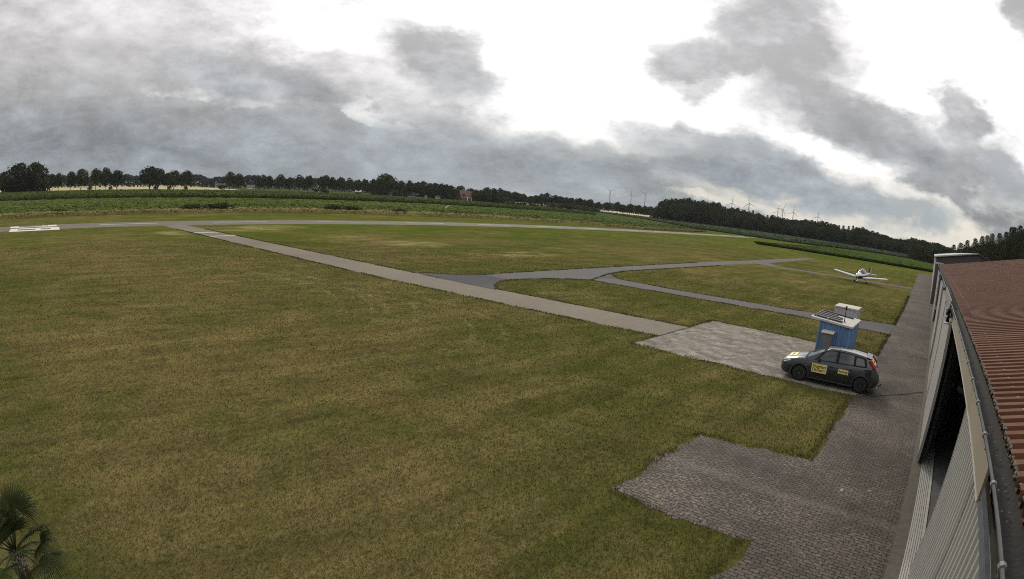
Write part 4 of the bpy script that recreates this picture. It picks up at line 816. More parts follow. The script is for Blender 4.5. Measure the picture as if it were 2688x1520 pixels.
w = MB(); corr(w, (xa,ya), (xb,ya), (0,-1), .02, zr(xa)-.09, zr(xb)-.09); corr(w, (xb,ya), (xb,yb), (1,0), .02, zr(xb)-.09, zr(xb)-.09); corr(w, (xa,yb), (xb,yb), (0,1), .02, zr(xa)-.09, zr(xb)-.09); corr(w, (xa,ya), (xa,yb), (-1,0), .02, zr(xa)-.09, zr(xa)-.09)
SH(w, 'wall', M['blue'])
w = MB(); w.box(xa-.03,ya-.03,0,xb+.03,yb+.03,.06); SH(w, 'base', M['kerb'])
w = MB(); w.hexa([(-5.3,25.5,zr(-5.3)-.08),(-3.25,25.5,zr(-3.25)-.08),(-3.25,28.45,zr(-3.25)-.08),(-5.3,28.45,zr(-5.3)-.08),(-5.3,25.5,zr(-5.3)),(-3.25,25.5,zr(-3.25)),(-3.25,28.45,zr(-3.25)),(-5.3,28.45,zr(-5.3))]); SH(w, 'roof', M['roofwhite'])
w = MB(); w.box(xa-.02,ya-.055,.02,xa+.05,ya+.02,1.98); SH(w, 'corner_trim', M['blue']); w = MB(); w.box(xb-.03,ya-.055,.02,xb+.055,ya+.02,1.92); SH(w, 'corner_trim', M['blue'])
ca = empty('meter_cabinet', (-4.33, 25.3, 0)); tag(ca, 'grey meter cabinet with pale cap on the front of the blue shed', 'cabinet')
w = MB(); w.box(-.24,-.12,.25,.24,.27,1.60); w.build('body', M['cabinet'], ca)
w = MB(); w.hexa([(-.30,-.18,1.60),(.30,-.18,1.60),(.30,.27,1.66),(-.30,.27,1.66),(-.30,-.18,1.63),(.30,-.18,1.63),(.30,.27,1.70),(-.30,.27,1.70)]); w.build('cap', M['roofwhite'], ca)
w = MB(); w.box(-.20,-.135,.32,.20,-.121,1.52); d_ = w.build('door', M['cabinet'], ca); w = MB(); w.box(.14,-.155,.88,.165,-.136,1.0); w.build('handle', M['black'], d_)
w = MB(); w.box(-.2,-.1,0,-.14,.26,.25); w.build('leg', M['black'], ca); w = MB(); w.box(.14,-.1,0,.2,.26,.25); w.build('leg', M['black'], ca)
rk = empty('slatted_rack', (-4.6, 27, 2.16)); tag(rk, 'rack of dark slats lying along the left of the blue shed roof', 'rack')
for i, (y, x0, x1, wd) in enumerate(((25.85,-5.22,-3.85,.26),(26.35,-5.22,-4.0,.24),(26.85,-5.22,-4.0,.22),(27.35,-5.22,-4.3,.2),(27.95,-5.22,-3.6,.16))):
    w = MB(); w.hexa([(x0+4.6,y-27,zr(x0)-2.15),(x1+4.6,y-27,zr(x1)-2.15),(x1+4.6,y+wd-27,zr(x1)-2.15),(x0+4.6,y+wd-27,zr(x0)-2.15),(x0+4.6,y-27,zr(x0)-2.09),(x1+4.6,y-27,zr(x1)-2.09),(x1+4.6,y+wd-27,zr(x1)-2.09),(x0+4.6,y+wd-27,zr(x0)-2.09)]); w.build('slat', M['panelblack'], rk)
for x in (-5.1, -4.5):
    w = MB(); w.box(x+4.6-.02,-1.2,zr(x)-2.16,x+4.6+.02,1.1,zr(x)-2.155+.02); w.build('crossbar', M['graymetal'], rk)
ms = empty('mast', (-3.8, 26.3, zr(-3.8))); tag(ms, 'short black mast with thicker head on the blue shed roof', 'mast')
w = MB(); w.lathe([(.07,0),(.07,.012),(.022,.03),(.020,.50)], 10); w.build('pole', M['black'], ms); w = MB(); w.lathe([(.034,.50),(.034,.53)], 12); w.build('collar', M['roofwhite'], ms)
w = MB(); w.lathe([(.042,.53),(.046,.58),(.046,.66),(.034,.68),(.034,.71),(.012,.74)], 12); w.build('head', M['black'], ms)
vt = MB(); vt.lathe([(.05,0),(.05,.01),(.022,.03),(.022,.08),(.04,.085),(.04,.11),(.01,.13)], 12); vo = vt.build('roof_vent', M['roofwhite'], None, True); vo.location = (-4.5, 25.62, zr(-4.5)); tag(vo, 'tiny white vent knob on the front edge of the blue shed roof', 'vent')
ct = empty('container', (-4.72, 33.45, 0)); tag(ct, 'grey metal container with pale lid behind the blue shed', 'container')
w = MB()
def ctc(p0, p1, nrm): corr(w, p0, p1, nrm, .05, 1.92, 1.92, .22, .035)
ctc((-.66,-.74), (.66,-.74), (0,-1)); ctc((.66,-.74), (.66,.74), (1,0)); ctc((-.66,.74), (.66,.74), (0,1)); ctc((-.66,-.74), (-.66,.74), (-1,0)); w.build('wall', M['graymetal'], ct)
for x in (-.67, .67):
    for y in (-.75, .75):
        w = MB(); w.box(x-.035,y-.035,0,x+.035,y+.035,1.93); w.build('corner_post', M['graymetal'], ct)
w = MB(); w.box(-.72,-.80,1.93,.72,.80,2.0); w.build('lid', M['roofwhite'], ct); w = MB(); w.box(-.7,-.78,0,.7,.78,.05); w.build('base', M['cabinet'], ct)
# ------------------------------------------------------------------ lettering
def text_mesh(s, size, m, name, parent, loc, rot, bold=.0, xs=1.0):
    cu = bpy.data.curves.new('t', 'FONT'); cu.body = s; cu.size = size; cu.align_x = 'CENTER'; cu.align_y = 'CENTER'; cu.extrude = .0015; cu.offset = bold
    cu.space_line = .82
    o = bpy.data.objects.new('t', cu); COL.objects.link(o); dg = bpy.context.evaluated_depsgraph_get()
    me = bpy.data.meshes.new_from_object(o.evaluated_get(dg)); bpy.data.objects.remove(o)
    t = link(name, me, m, parent); t.location = loc; t.rotation_euler = rot; t.scale = (xs, 1, 1); return t

# ------------------------------------------------------------------ parked hatchback; x runs from nose to tail, near side is -y
car = empty('parked_car', (-5.634, 23.086, .008), R(4.8)); tag(car, 'dark grey hatchback with yellow lettered magnets parked on the concrete pad', 'car')
def cm(xs, pts):
    """monotone-ish curve through (x, value)"""
    px = [p[0] for p in pts]; py = [p[1] for p in pts]; xs = np.asarray(xs, float)
    m = np.gradient(np.array(py), np.array(px)); i = np.clip(np.searchsorted(px, xs)-1, 0, len(px)-2)
    x0 = np.array(px)[i]; h = np.array(px)[i+1]-x0; t = np.clip((xs-x0)/h, 0, 1); y0 = np.array(py)[i]; y1 = np.array(py)[i+1]; m0 = m[i]*h; m1 = m[i+1]*h
    return (2*t**3-3*t**2+1)*y0 + (t**3-2*t**2+t)*m0 + (-2*t**3+3*t**2)*y1 + (t**3-t**2)*m1
LC = 4.17
DS = [0, .03, .08, .15, .24, .34, .45, .56, .68, .80, .92, 1.04, 1.14, 1.22, 1.30, 1.5, 1.7, 1.9, 2.1, 2.31, 2.33, 2.5, 2.7, 2.86, 2.96, 3.06, 3.16, 3.28, 3.4, 3.52, 3.64, 3.76, 3.86, 3.96, 4.04, 4.10, 4.14, 4.17]
DS = np.array(sorted(set(DS + [1.16+.0, 3.02])))
hw = cm(DS, [(0,.52),(.08,.66),(.2,.765),(.5,.835),(.9,.85),(2,.852),(3.2,.845),(3.7,.81),(4.0,.745),(4.17,.62)])        # half width
ztop = cm(DS, [(0,.56),(.06,.66),(.15,.715),(.35,.78),(.7,.875),(1.0,.925),(1.3,.94),(2.3,.98),(3.3,1.02),(3.8,1.03),(4.0,.98),(4.17,.80)])  # belt / hood
zbot = cm(DS, [(0,.30),(.08,.24),(.2,.20),(.5,.18),(2,.18),(3.4,.19),(3.9,.25),(4.1,.32),(4.17,.40)])
def section(i):
    w, zt, zb = hw[i], ztop[i], zbot[i]; H_ = zt-zb
    half = [(.0,zb),(w*.86,zb),(w*.965,zb+.035),(w*.985,zb+H_*.2),(w,zb+H_*.42),(w*.995,zb+H_*.62),(w*.975,zb+H_*.8),(w*.945,zb+H_*.93),(w*.90,zt-.004),(w*.78,zt+.022),(w*.5,zt+.042),(0,zt+.05)]
    return half
SEC = [section(i) for i in range(len(DS))]; NS = len(SEC[0])
WH = [(.85, .31), (3.465, .31)]; ARCH = .345
def inarch(x, z, r=ARCH): return any((x-a)**2 + (z-b)**2 < r*r for a, b in WH)
# refine the side grid around the arches: dense resample of sections
XS = np.unique(np.r_[DS, np.linspace(.46, 1.24, 27), np.linspace(3.07, 3.86, 27)])
ARR = np.array([[p for p in s] for s in SEC])          # (nx, ns, 2)
den = np.zeros((len(XS), NS, 2))
for j in range(NS):
    for k in range(2): den[:,j,k] = np.interp(XS, DS, ARR[:,j,k])
sub = []
for j in range(NS-1):
    n_ = 4 if 1 <= j <= 6 else 1
    for q in range(n_): sub.append((j, q/n_))
sub.append((NS-1, 0))
P2 = np.stack([den[:,j]*(1-q) + (den[:,min(j+1,NS-1)])*q for j, q in sub], 1)      # (nx, m, 2)
def snap(x, y, z):
    for a, b in WH:
        d = math.hypot(x-a, z-b)
        if d < ARCH and d > 1e-4: return (a+(x-a)*ARCH/d, y, b+(z-b)*ARCH/d)
    return (x, y, z)
FD, RD = (1.17, 2.315), (2.335, 3.03)
bodym, doors = MB(), {}
for side in (-1, 1):
    nx, mm = P2.shape[:2]
    pts = [[(XS[i], side*P2[i,j,0], P2[i,j,1]) for j in range(mm)] for i in range(nx)]
    buck = {'body': MB(), 'front': MB(), 'rear': MB()}
    for i in range(nx-1):
        for j in range(mm-1):
            q = [pts[i][j], pts[i+1][j], pts[i+1][j+1], pts[i][j+1]]
            cx = sum(p[0] for p in q)/4; cz = sum(p[2] for p in q)/4; cy = abs(sum(p[1] for p in q)/4)
            jj = sub[j][0]
            if cy > .55 and jj <= 7:
                ins = [inarch(p[0], p[2]) for p in q]
                if all(ins) or inarch(cx, cz, ARCH*.97): continue
                q = [snap(*p) for p in q]
            key = 'body'
            if 2 <= jj <= 7 and cz > .27:
                if FD[0] <= cx <= FD[1]: key = 'front'
                elif RD[0] <= cx <= RD[1]: key = 'rear'
            if key != 'body': q = [(p[0], p[1]+side*.006, p[2]) for p in q]
            buck[key].add(q, [(0,1,2,3) if side > 0 else (3,2,1,0)])
    bodym.add(buck['body'].v, buck['body'].f); doors[side] = buck
def weld(mb, name, m, parent, d=.0008):
    me = bpy.data.meshes.new(name); me.from_pydata(mb.v, [], mb.f); bm = bmesh.new(); bm.from_mesh(me); bmesh.ops.remove_doubles(bm, verts=bm.verts, dist=d); bmesh.ops.recalc_face_normals(bm, faces=bm.faces); bm.to_mesh(me); bm.free()
    return link(name, me, m, parent, True)
for yv, i in ((0,0), (LC,-1)):   # nose and tail caps
    loop = [(XS[i], P2[i,j,0], P2[i,j,1]) for j in range(P2.shape[1])] + [(XS[i], -P2[i,j,0], P2[i,j,1]) for j in range(P2.shape[1]-2, 0, -1)]
    bodym.add(loop, [tuple(range(len(loop)))])
body = weld(bodym, 'body', M['plum'], car)
dobj = {}
for side in (-1, 1):
    for k in ('front', 'rear'): dobj[(side, k)] = weld(doors[side][k], 'door', M['plum'], car)
# black seam filler behind the door gaps and floor pan / wheel wells
u = MB(); u.box(.40,-.60,.20,3.9,.60,.62); u.box(1.22,-.80,.21,3.05,.80,.80); u.build('underbody', M['black'], car)
for a, b in WH:
    for s in (-1, 1):
        u = MB(); rows = []
        for yy in (.60, .832): rows.append([(a+ARCH*1.01*math.cos(math.pi*q/16), s*yy, b+ARCH*1.01*math.sin(math.pi*q/16)) for q in range(-2, 19)])
        u.grid(rows); u.build('wheel_arch', M['black'], car, True)
        u = MB(); rows = []
        for rr, yy in ((ARCH-.004,.842),(ARCH+.012,.862),(ARCH+.05,.864),(ARCH+.075,.848)):
            rows.append([(a+rr*math.cos(R(-14)+R(208)*q/24), s*yy*float(np.interp(a, [.85,3.46], [1.0,.985])), b+rr*math.sin(R(-14)+R(208)*q/24)) for q in range(25)])
        u.grid(rows); u.build('arch_trim', M['trim'], car, True)
# cabin shell
GX = np.linspace(1.0, 4.02, 61)
zroofc = cm(GX, [(1.0,.945),(1.2,1.03),(1.5,1.185),(1.75,1.315),(1.95,1.385),(2.25,1.42),(2.7,1.42),(3.2,1.385),(3.55,1.335),(3.72,1.27),(3.9,1.10),(4.02,.985)])
zbelt = np.interp(GX, DS, ztop) - .012
wbelt = np.interp(GX, DS, hw)*.915
def S(x, t):
    zb = np.interp(x, GX, zbelt); zr_ = np.interp(x, GX, zroofc); wb = np.interp(x, GX, wbelt); z = zb + max(zr_-zb, 0)*t
    return wb - (z-zb)*.46 - .05*t*t*min(1, max(zr_-zb, 0)/.3), z
sh_ = MB()
TT = [0, .2, .4, .6, .75, .88, .96, 1.0]
rows = []
for x in GX:
    half = [S(x, t) for t in TT]; cr = .035*min(1, max(0, (np.interp(x, GX, zroofc)-np.interp(x, GX, zbelt))/.3))
    row = [(x, -w, z) for w, z in half] + [(x, -half[-1][0]*.6, half[-1][1]+cr*.7), (x, 0, half[-1][1]+cr), (x, half[-1][0]*.6, half[-1][1]+cr*.7)] + [(x, w, z) for w, z in half[::-1]]
    rows.append(row)
sh_.grid(rows); weld(sh_, 'roof', M['plum'], car)
def pane(name, x0, x1, top=.90, bot=.07, slant0=0, slant1=0, side=-1, parent=None, m='carglass', off=.007, zmin=None):
    g_ = MB(); rows = []; n_ = 14
    for k in range(n_+1):
        row = []
        for t in (0, .25, .5, .75, 1):
            xx0 = x0 + slant0*t; xx1 = x1 + slant1*t; x = xx0 + (xx1-xx0)*k/n_
            tt = bot + (top-bot)*t; w, z = S(x, tt); row.append((x, side*(w+off), z))
        rows.append(row)
    g_.grid(rows); return weld(g_, name, M[m], parent or car, 1e-5)
for s in (-1, 1):
    pane('window_frame', 1.36, 3.62, .97, .0, .30, -.10, s, m='black', off=.003)
    pane('window', 1.47, 2.27, .90, .08, .33, 0, s, dobj[(s, 'front')]); pane('window', 2.40, 3.03, .89, .08, 0, -.03, s, dobj[(s, 'rear')]); pane('quarter_window', 3.12, 3.52, .80, .10, -.02, -.10, s)
# windscreen and tailgate glass follow the shell
def screen(name, x0, x1, wf, m, off=.008):
    g_ = MB(); rows = []
    for k in range(9):
        x = x0 + (x1-x0)*k/8; w, z = S(x, 1.0); cr = .035*min(1, max(0, (np.interp(x, GX, zroofc)-np.interp(x, GX, zbelt))/.3)); row = []
        for q in np.linspace(-1, 1, 9):
            yy = q*w*wf; row.append((x, yy, z + cr*(1-(abs(q)*wf)**2) + off))
        rows.append(row)
    g_.grid(rows); return weld(g_, name, M[m], car, 1e-5)
screen('windscreen', 1.08, 1.84, .93, 'carglass'); screen('rear_window', 3.66, 3.97, .80, 'carglass')
g_ = MB(); g_.box(.98,-.70,.955,1.10,.70,.985); g_.build('wiper_cowl', M['black'], car)
# lamps
def lamp(name, pts, m, push):
    g_ = MB(); n_ = len(pts); c = [sum(p[i] for p in pts)/n_ for i in range(3)]; nv = Vector(push)
    g_.v = [tuple(Vector(p)+nv*.006) for p in pts] + [tuple(Vector(p)*.9+Vector(c)*.1+nv*.028) for p in pts]
    g_.f = [tuple(range(n_, 2*n_))] + [(i, (i+1)%n_, n_+(i+1)%n_, n_+i) for i in range(n_)]; return g_.build(name, M[m], car)
for s in (-1, 1):
    lamp('headlight', [(.05,s*.56,.60),(.16,s*.735,.605),(.42,s*.80,.735),(.36,s*.72,.80),(.14,s*.54,.73)], 'chrome', (-.5,s*.5,.65))
    lamp('taillight', [(3.62,s*.665,1.30),(3.74,s*.585,1.32),(4.0,s*.655,1.06),(3.93,s*.745,.98)], 'red', (.45,s*.8,.35))
    lamp('side_indicator', [(1.06,s*.848,.70),(1.13,s*.848,.71),(1.13,s*.848,.735),(1.06,s*.848,.725)], 'orange', (0,s,0))
    mi = MB(); mi.hexa([(1.52,s*.80,.94),(1.66,s*.80,.95),(1.64,s*.97,.96),(1.54,s*.97,.95),(1.53,s*.80,1.05),(1.66,s*.80,1.06),(1.64,s*.96,1.075),(1.55,s*.96,1.065)]); mi.build('mirror', M['plum'], dobj[(s, 'front')])
    for x, z, kk in ((2.10,.80,'front'),(2.92,.83,'rear')):
        hd = MB(); y_ = s*(np.interp(x, DS, hw)*.985+.012); hd.tube([(x-.10,y_-s*.008,z-.004),(x-.06,y_+s*.014,z),(x+.06,y_+s*.014,z+.004),(x+.10,y_-s*.008,z+.006)], .016, 8); hd.build('handle', M['black'], dobj[(s, kk)])
    sk_ = MB(); sk_.tube([(1.20,s*.835,.225),(3.12,s*.835,.225)], .022, 8); sk_.build('sill_trim', M['trim'], car)
    rt = MB(); xs_ = np.linspace(1.9, 3.55, 12); rt.tube([(x, s*(S(x,1.0)[0]-.03), S(x,1.0)[1]+.022) for x in xs_], .010, 6); rt.build('roof_rail', M['black'], car)
# bumpers, grille, plate, spoiler, antenna
bp = MB(); rows = []
for zz, dx in ((.26,.02),(.33,-.03),(.46,-.035),(.53,.0)):
    rows.append([(.62-(.62+dx*-1)*math.cos(a)*1.0 if False else .45-(.48-dx)*math.cos(a)**.6, .80*math.sin(a)*1.03, zz) for a in np.linspace(-1.45, 1.45, 17)])
bp.grid(rows); bp.build('front_bumper', M['trim'], car, True)
bp = MB(); rows = []
for zz, dx in ((.34,.0),(.42,.045),(.58,.05),(.66,.01)):
    rows.append([(3.70+(.48+dx)*math.cos(a)**.6, .80*math.sin(a)*1.02, zz) for a in np.linspace(-1.45, 1.45, 17)])
bp.grid(rows); bp.build('rear_bumper', M['trim'], car, True)
g_ = MB(); g_.box(-.025,-.36,.30,.05,.36,.42); g_.build('grille', M['black'], car)
g_ = MB(); g_.box(4.205,-.26,.50,4.225,.26,.61); g_.build('number_plate', M['roofwhite'], car)
g_ = MB(); g_.tube([(2.15,0,1.45),(2.32,0,1.56)], .006, 6); g_.build('antenna', M['black'], car)
g_ = MB(); g_.hexa([(3.52,-.56,1.375),(3.74,-.54,1.335),(3.74,.54,1.335),(3.52,.56,1.375),(3.52,-.56,1.392),(3.75,-.54,1.352),(3.75,.54,1.352),(3.52,.56,1.392)]); g_.build('spoiler', M['plum'], car)
g_ = MB(); g_.tube([(3.90,-.05,.25),(4.28,-.05,.27),(4.33,-.05,.30),(4.33,-.05,.37)], [.022,.022,.022,.03], 8); g_.build('tow_bar', M['black'], car)
# wheels
for (a, b) in WH:
    for s in (-1, 1):
        wl = MB(); y1 = s*.845; y0 = s*.66
        wl.lathe([(.19,y0),(.285,y0),(.308,y0+s*.03),(.312,(y0+y1)/2),(.308,y1-s*.03),(.285,y1),(.20,y1-s*.004)], 28, 'y', (a,0,b)); whl = empty('wheel', (0,0,0)); whl.parent = car
        wl.build('tyre', M['rubber'], whl, True)
        rm = MB(); rm.lathe([(.195,y1-s*.012),(.205,y1-s*.002),(.19,y1-s*.002),(.175,y1-s*.03)], 28, 'y', (a,0,b))
        for k in range(6):
            t = 2*math.pi*k/6; ct_, st = math.cos(t), math.sin(t); wv = .022
            rm.hexa([(a+.04*ct_-wv*st, y1-s*.035, b+.04*st+wv*ct_),(a+.04*ct_+wv*st, y1-s*.035, b+.04*st-wv*ct_),(a+.185*ct_+wv*1.2*st, y1-s*.03, b+.185*st-wv*1.2*ct_),(a+.185*ct_-wv*1.2*st, y1-s*.03, b+.185*st+wv*1.2*ct_),
                     (a+.04*ct_-wv*st, y1-s*.008, b+.04*st+wv*ct_),(a+.04*ct_+wv*st, y1-s*.008, b+.04*st-wv*ct_),(a+.185*ct_+wv*1.2*st, y1-s*.006, b+.185*st-wv*1.2*ct_),(a+.185*ct_-wv*1.2*st, y1-s*.006, b+.185*st+wv*1.2*ct_)])
        rm.lathe([(.055,y1-s*.04),(.055,y1-s*.008),(.03,y1-s*.002)], 14, 'y', (a,0,b)); rm.build('rim', M['rim'], whl)
        dk = MB(); dk.lathe([(.192,y1-s*.06),(.192,y1-s*.05)], 24, 'y', (a,0,b)); dk.build('brake_disc', M['black'], whl)
# seats seen through the glass are part of the cabin
# yellow magnet sheets
def magnet(x0, x1, z0, z1, parent, txt, size, xs=1.0):
    y = -(np.interp((x0+x1)/2, DS, hw)*.998+.010); g_ = MB(); g_.box(x0, y-.003, z0, x1, y+.004, z1); sg = g_.build('magnet_sign', M['yellow'], parent)
    text_mesh(txt, size, M['ink'], 'lettering', sg, ((x0+x1)/2, y-.0045, (z0+z1)/2), (R(90),0,0), .0022, xs); return sg
magnet(1.33, 1.97, .48, .83, dobj[(-1, 'front')], 'Flugplatz\nDankern', .172, .95)
magnet(2.44, 2.88, .62, .80, dobj[(-1, 'rear')], 'Rettung', .125, .95)
def slab(name, x0, x1, y0, y1, fz, parent, m, off=.012):
    g_ = MB(); g_.grid([[(x, y, fz(x, y)+off) for y in np.linspace(y0, y1, 7)] for x in np.linspace(x0, x1, 7)]); return g_.build(name, m, parent, True)
def hoodz(x, y):
    w = np.interp(x, DS, hw); zt = np.interp(x, DS, ztop); q = abs(y)/w; return float(np.interp(q, [0,.5,.78,.9], [zt+.05,zt+.042,zt+.022,zt-.004]))
hs = slab('hood_sign', .24, .56, -.36, .36, hoodz, car, M['yellow'])
text_mesh('Rettung', .13, M['ink'], 'lettering', hs, (.40, 0, hoodz(.40,0)+.018), (R(17), 0, R(-90)), .002, .95)
def rearz(x, y):
    w, z = S(x, 1.0); cr = .035*min(1, max(0, (np.interp(x, GX, zroofc)-np.interp(x, GX, zbelt))/.3)); return z + cr*(1-min(1, abs(y)/w)**2)
rs = slab('rear_sign', 3.76, 3.95, -.42, .42, rearz, car, M['yellow'], .016)
text_mesh('Flugplatz', .10, M['ink'], 'lettering', rs, (3.86, 0, rearz(3.86,0)+.024), (R(46), 0, R(90)), .0015, .95)

# charging cable across the paving
cb = MB(); pts = [(-1.62,22.95,.30),(-1.55,22.9,.05),(-1.75,22.75,.03),(-1.9,22.6,.025),(-1.5,22.55,.025),(-.9,23.3,.025),(-.2,24.1,.025),(.35,24.9,.025),(.62,25.15,.03)]
P_ = np.array(pts); tt = np.linspace(0, len(pts)-1, 60); cb.tube([tuple(np.interp(tt[i], range(len(pts)), P_[:,k]) for k in range(3)) for i in range(60)], .009, 6)
tag(cb.build('cable', M['black'], None, True), 'thin black cable from the car tail across the paving to the hangar', 'cable')
st_ = MB(); st_.tube([(-1.50,23.0,.55),(-1.45,22.98,.35),(-1.42,22.95,.10)], .028, 8); tag(st_.build('strap', M['roofwhite'], None, True), 'pale strap hanging down behind the car tail', 'strap')
# ------------------------------------------------------------------ light aircraft; nose along -y
ac = empty('light_aircraft', (-10.45, 82.6, .008), R(-11)); tag(ac, 'white low wing light aircraft with dark underside parked on the grass track', 'aircraft')
FX = [(-2.05,.10,.11,.98),(-1.95,.26,.24,.98),(-1.5,.40,.36,.98),(-.9,.48,.44,1.0),(0,.54,.47,1.02),(.9,.50,.45,1.04),(1.8,.34,.34,1.08),(2.9,.20,.22,1.14),(4.1,.08,.13,1.20)]
fu = MB(); rows = []
for y, w, h, zc in FX:
    rows.append([(w*math.cos(a)*(1 if True else 0), y, zc + h*math.sin(a)) for a in np.linspace(0, 2*math.pi, 21)])
fu.grid(rows); fu.poly(rows[0][:-1]); fu.poly(rows[-1][:-1]); fu.build('fuselage', M['white'], ac, True)
be = MB(); rows = []
for y, w, h, zc in FX[1:7]: rows.append([((w+.012)*math.cos(a), y, zc + (h+.012)*math.sin(a)) for a in np.linspace(math.pi*.98, math.pi*2.02, 13)])
be.grid(rows); be.build('belly', M['darkpaint'], ac, True)
cn = MB(); rows = []
for y, w, z1 in ((-.85,.36,1.42),(-.55,.44,1.66),(-.1,.47,1.84),(.5,.46,1.86),(1.1,.40,1.70),(1.7,.27,1.44)):
    zb = 1.30; rows.append([(w*math.cos(a), y, zb + (z1-zb)*math.sin(a)) for a in np.linspace(0, math.pi, 15)])
cn.grid(rows); cn.build('canopy', M['carglass'], ac, True)
cf = MB(); cf.tube([(.475*math.cos(a), -.1, 1.30+.555*math.sin(a)) for a in np.linspace(0, math.pi, 13)], .035, 6); cf.tube([(.465*math.cos(a), .55, 1.30+.57*math.sin(a)) for a in np.linspace(0, math.pi, 13)], .06, 6); cf.tube([(0,-.85,1.43),(0,-.55,1.67),(0,-.1,1.86),(0,.5,1.88),(0,1.1,1.72)], .05, 6); cf.build('canopy_frame', M['white'], ac, True)
def wing(parent, name, y0, x1, c0, c1, z0, z1, m, th=.12, sweep=.0):
    for s in (-1, 1):
        w_ = MB(); rows = []
        for t in np.linspace(0, 1, 9):
            x = s*(.35+(x1-.35)*t); c = c0+(c1-c0)*t; z = z0+(z1-z0)*t; yy = y0+sweep*t
            if t > .95: c *= .75
            pr = [(0,0),(.06,.45),(.25,.62),(.6,.42),(1,0),(.6,-.25),(.25,-.4),(.06,-.3),(0,0)]
            rows.append([(x, yy+a*c, z+b*th*c) for a, b in pr])
        w_.grid(rows); w_.poly(rows[-1][:-1]); wo = w_.build(name, m, parent, True)
        if name == 'wing':
            a_ = MB(); x0_, x1_ = s*(x1*.55), s*(x1*.93); cc = lambda x: c0+(c1-c0)*((abs(x)-.35)/(x1-.35)); zz = lambda x: z0+(z1-z0)*((abs(x)-.35)/(x1-.35))
            a_.hexa([(x0_,y0+cc(x0_)*.78,zz(x0_)+.02),(x1_,y0+cc(x1_)*.78,zz(x1_)+.02),(x1_,y0+cc(x1_)*1.0,zz(x1_)-.008),(x0_,y0+cc(x0_)*1.0,zz(x0_)-.008),(x0_,y0+cc(x0_)*.78,zz(x0_)+.045),(x1_,y0+cc(x1_)*.78,zz(x1_)+.045),(x1_,y0+cc(x1_)*1.0,zz(x1_)+.012),(x0_,y0+cc(x0_)*1.0,zz(x0_)+.012)]); a_.build('aileron', M['white'], wo)
wing(ac, 'wing', -.55, 4.25, 1.45, 1.0, .66, 1.12, M['white'], .21)
wing(ac, 'tailplane', 3.35, 1.35, .80, .6, 1.20, 1.22, M['white'], .10, .1)
fn = MB(); fn.hexa([(-.04,3.2,1.25),(.04,3.2,1.25),(.04,4.25,1.22),(-.04,4.25,1.22),(-.02,3.75,2.20),(.02,3.75,2.20),(.02,4.25,2.20),(-.02,4.25,2.20)]); fi = fn.build('fin', M['darkpaint'], ac)
rd = MB(); rd.hexa([(-.03,4.26,1.22),(.03,4.26,1.22),(.03,4.55,1.3),(-.03,4.55,1.3),(-.015,4.26,2.18),(.015,4.26,2.18),(.015,4.5,2.15),(-.015,4.5,2.15)]); rd.build('rudder', M['white'], fi)
pp = empty('propeller', (0,-2.1,.98)); pp.parent = ac
sp = MB(); sp.lathe([(.02,-.28),(.10,-.2),(.15,-.05),(.15,.05)], 14, 'y'); sp.build('spinner', M['white'], pp, True)
for k in range(2):
    b_ = MB(); s = 1 if k else -1; b_.hexa([(-.03,-.03,s*.1),(.03,.01,s*.1),(.03,.03,s*.1),(-.03,-.01,s*.1),(-.025,-.015,s*.86),(.025,.0,s*.86),(.025,.008,s*.86),(-.025,-.006,s*.86)]); b_.build('blade', M['black'], pp)
for x, y, rr in ((-1.0,.15,.19),(1.0,.15,.19),(0,-1.55,.17)):
    ge_ = empty('landing_gear', (0,0,0)); ge_.parent = ac
    l_ = MB(); l_.tube([(x*.35,y,.62),(x*.9,y,.34),(x,y,.19)], .04, 8); l_.build('strut', M['white'], ge_, True)
    t_ = MB(); t_.lathe([(.06,-.055),(rr-.02,-.055),(rr,-.03),(rr,.03),(rr-.02,.055),(.06,.055)], 18, 'x', (x,y,rr)); t_.build('tyre', M['rubber'], ge_, True)
    f_ = MB(); rows = []
    for q, wv, hv in ((-.30,.03,.05),(-.15,.09,.13),(.05,.10,.14),(.28,.03,.05)): rows.append([(x+wv*math.cos(a), y+q, rr+.06+hv*math.sin(a)) for a in np.linspace(-.4, math.pi+.4, 9)])
    f_.grid(rows); f_.build('fairing', M['white'], ge_, True)
an = MB(); an.tube([(0,1.6,1.50),(0,1.75,1.95)], .012, 6); an.build('antenna', M['black'], ac)

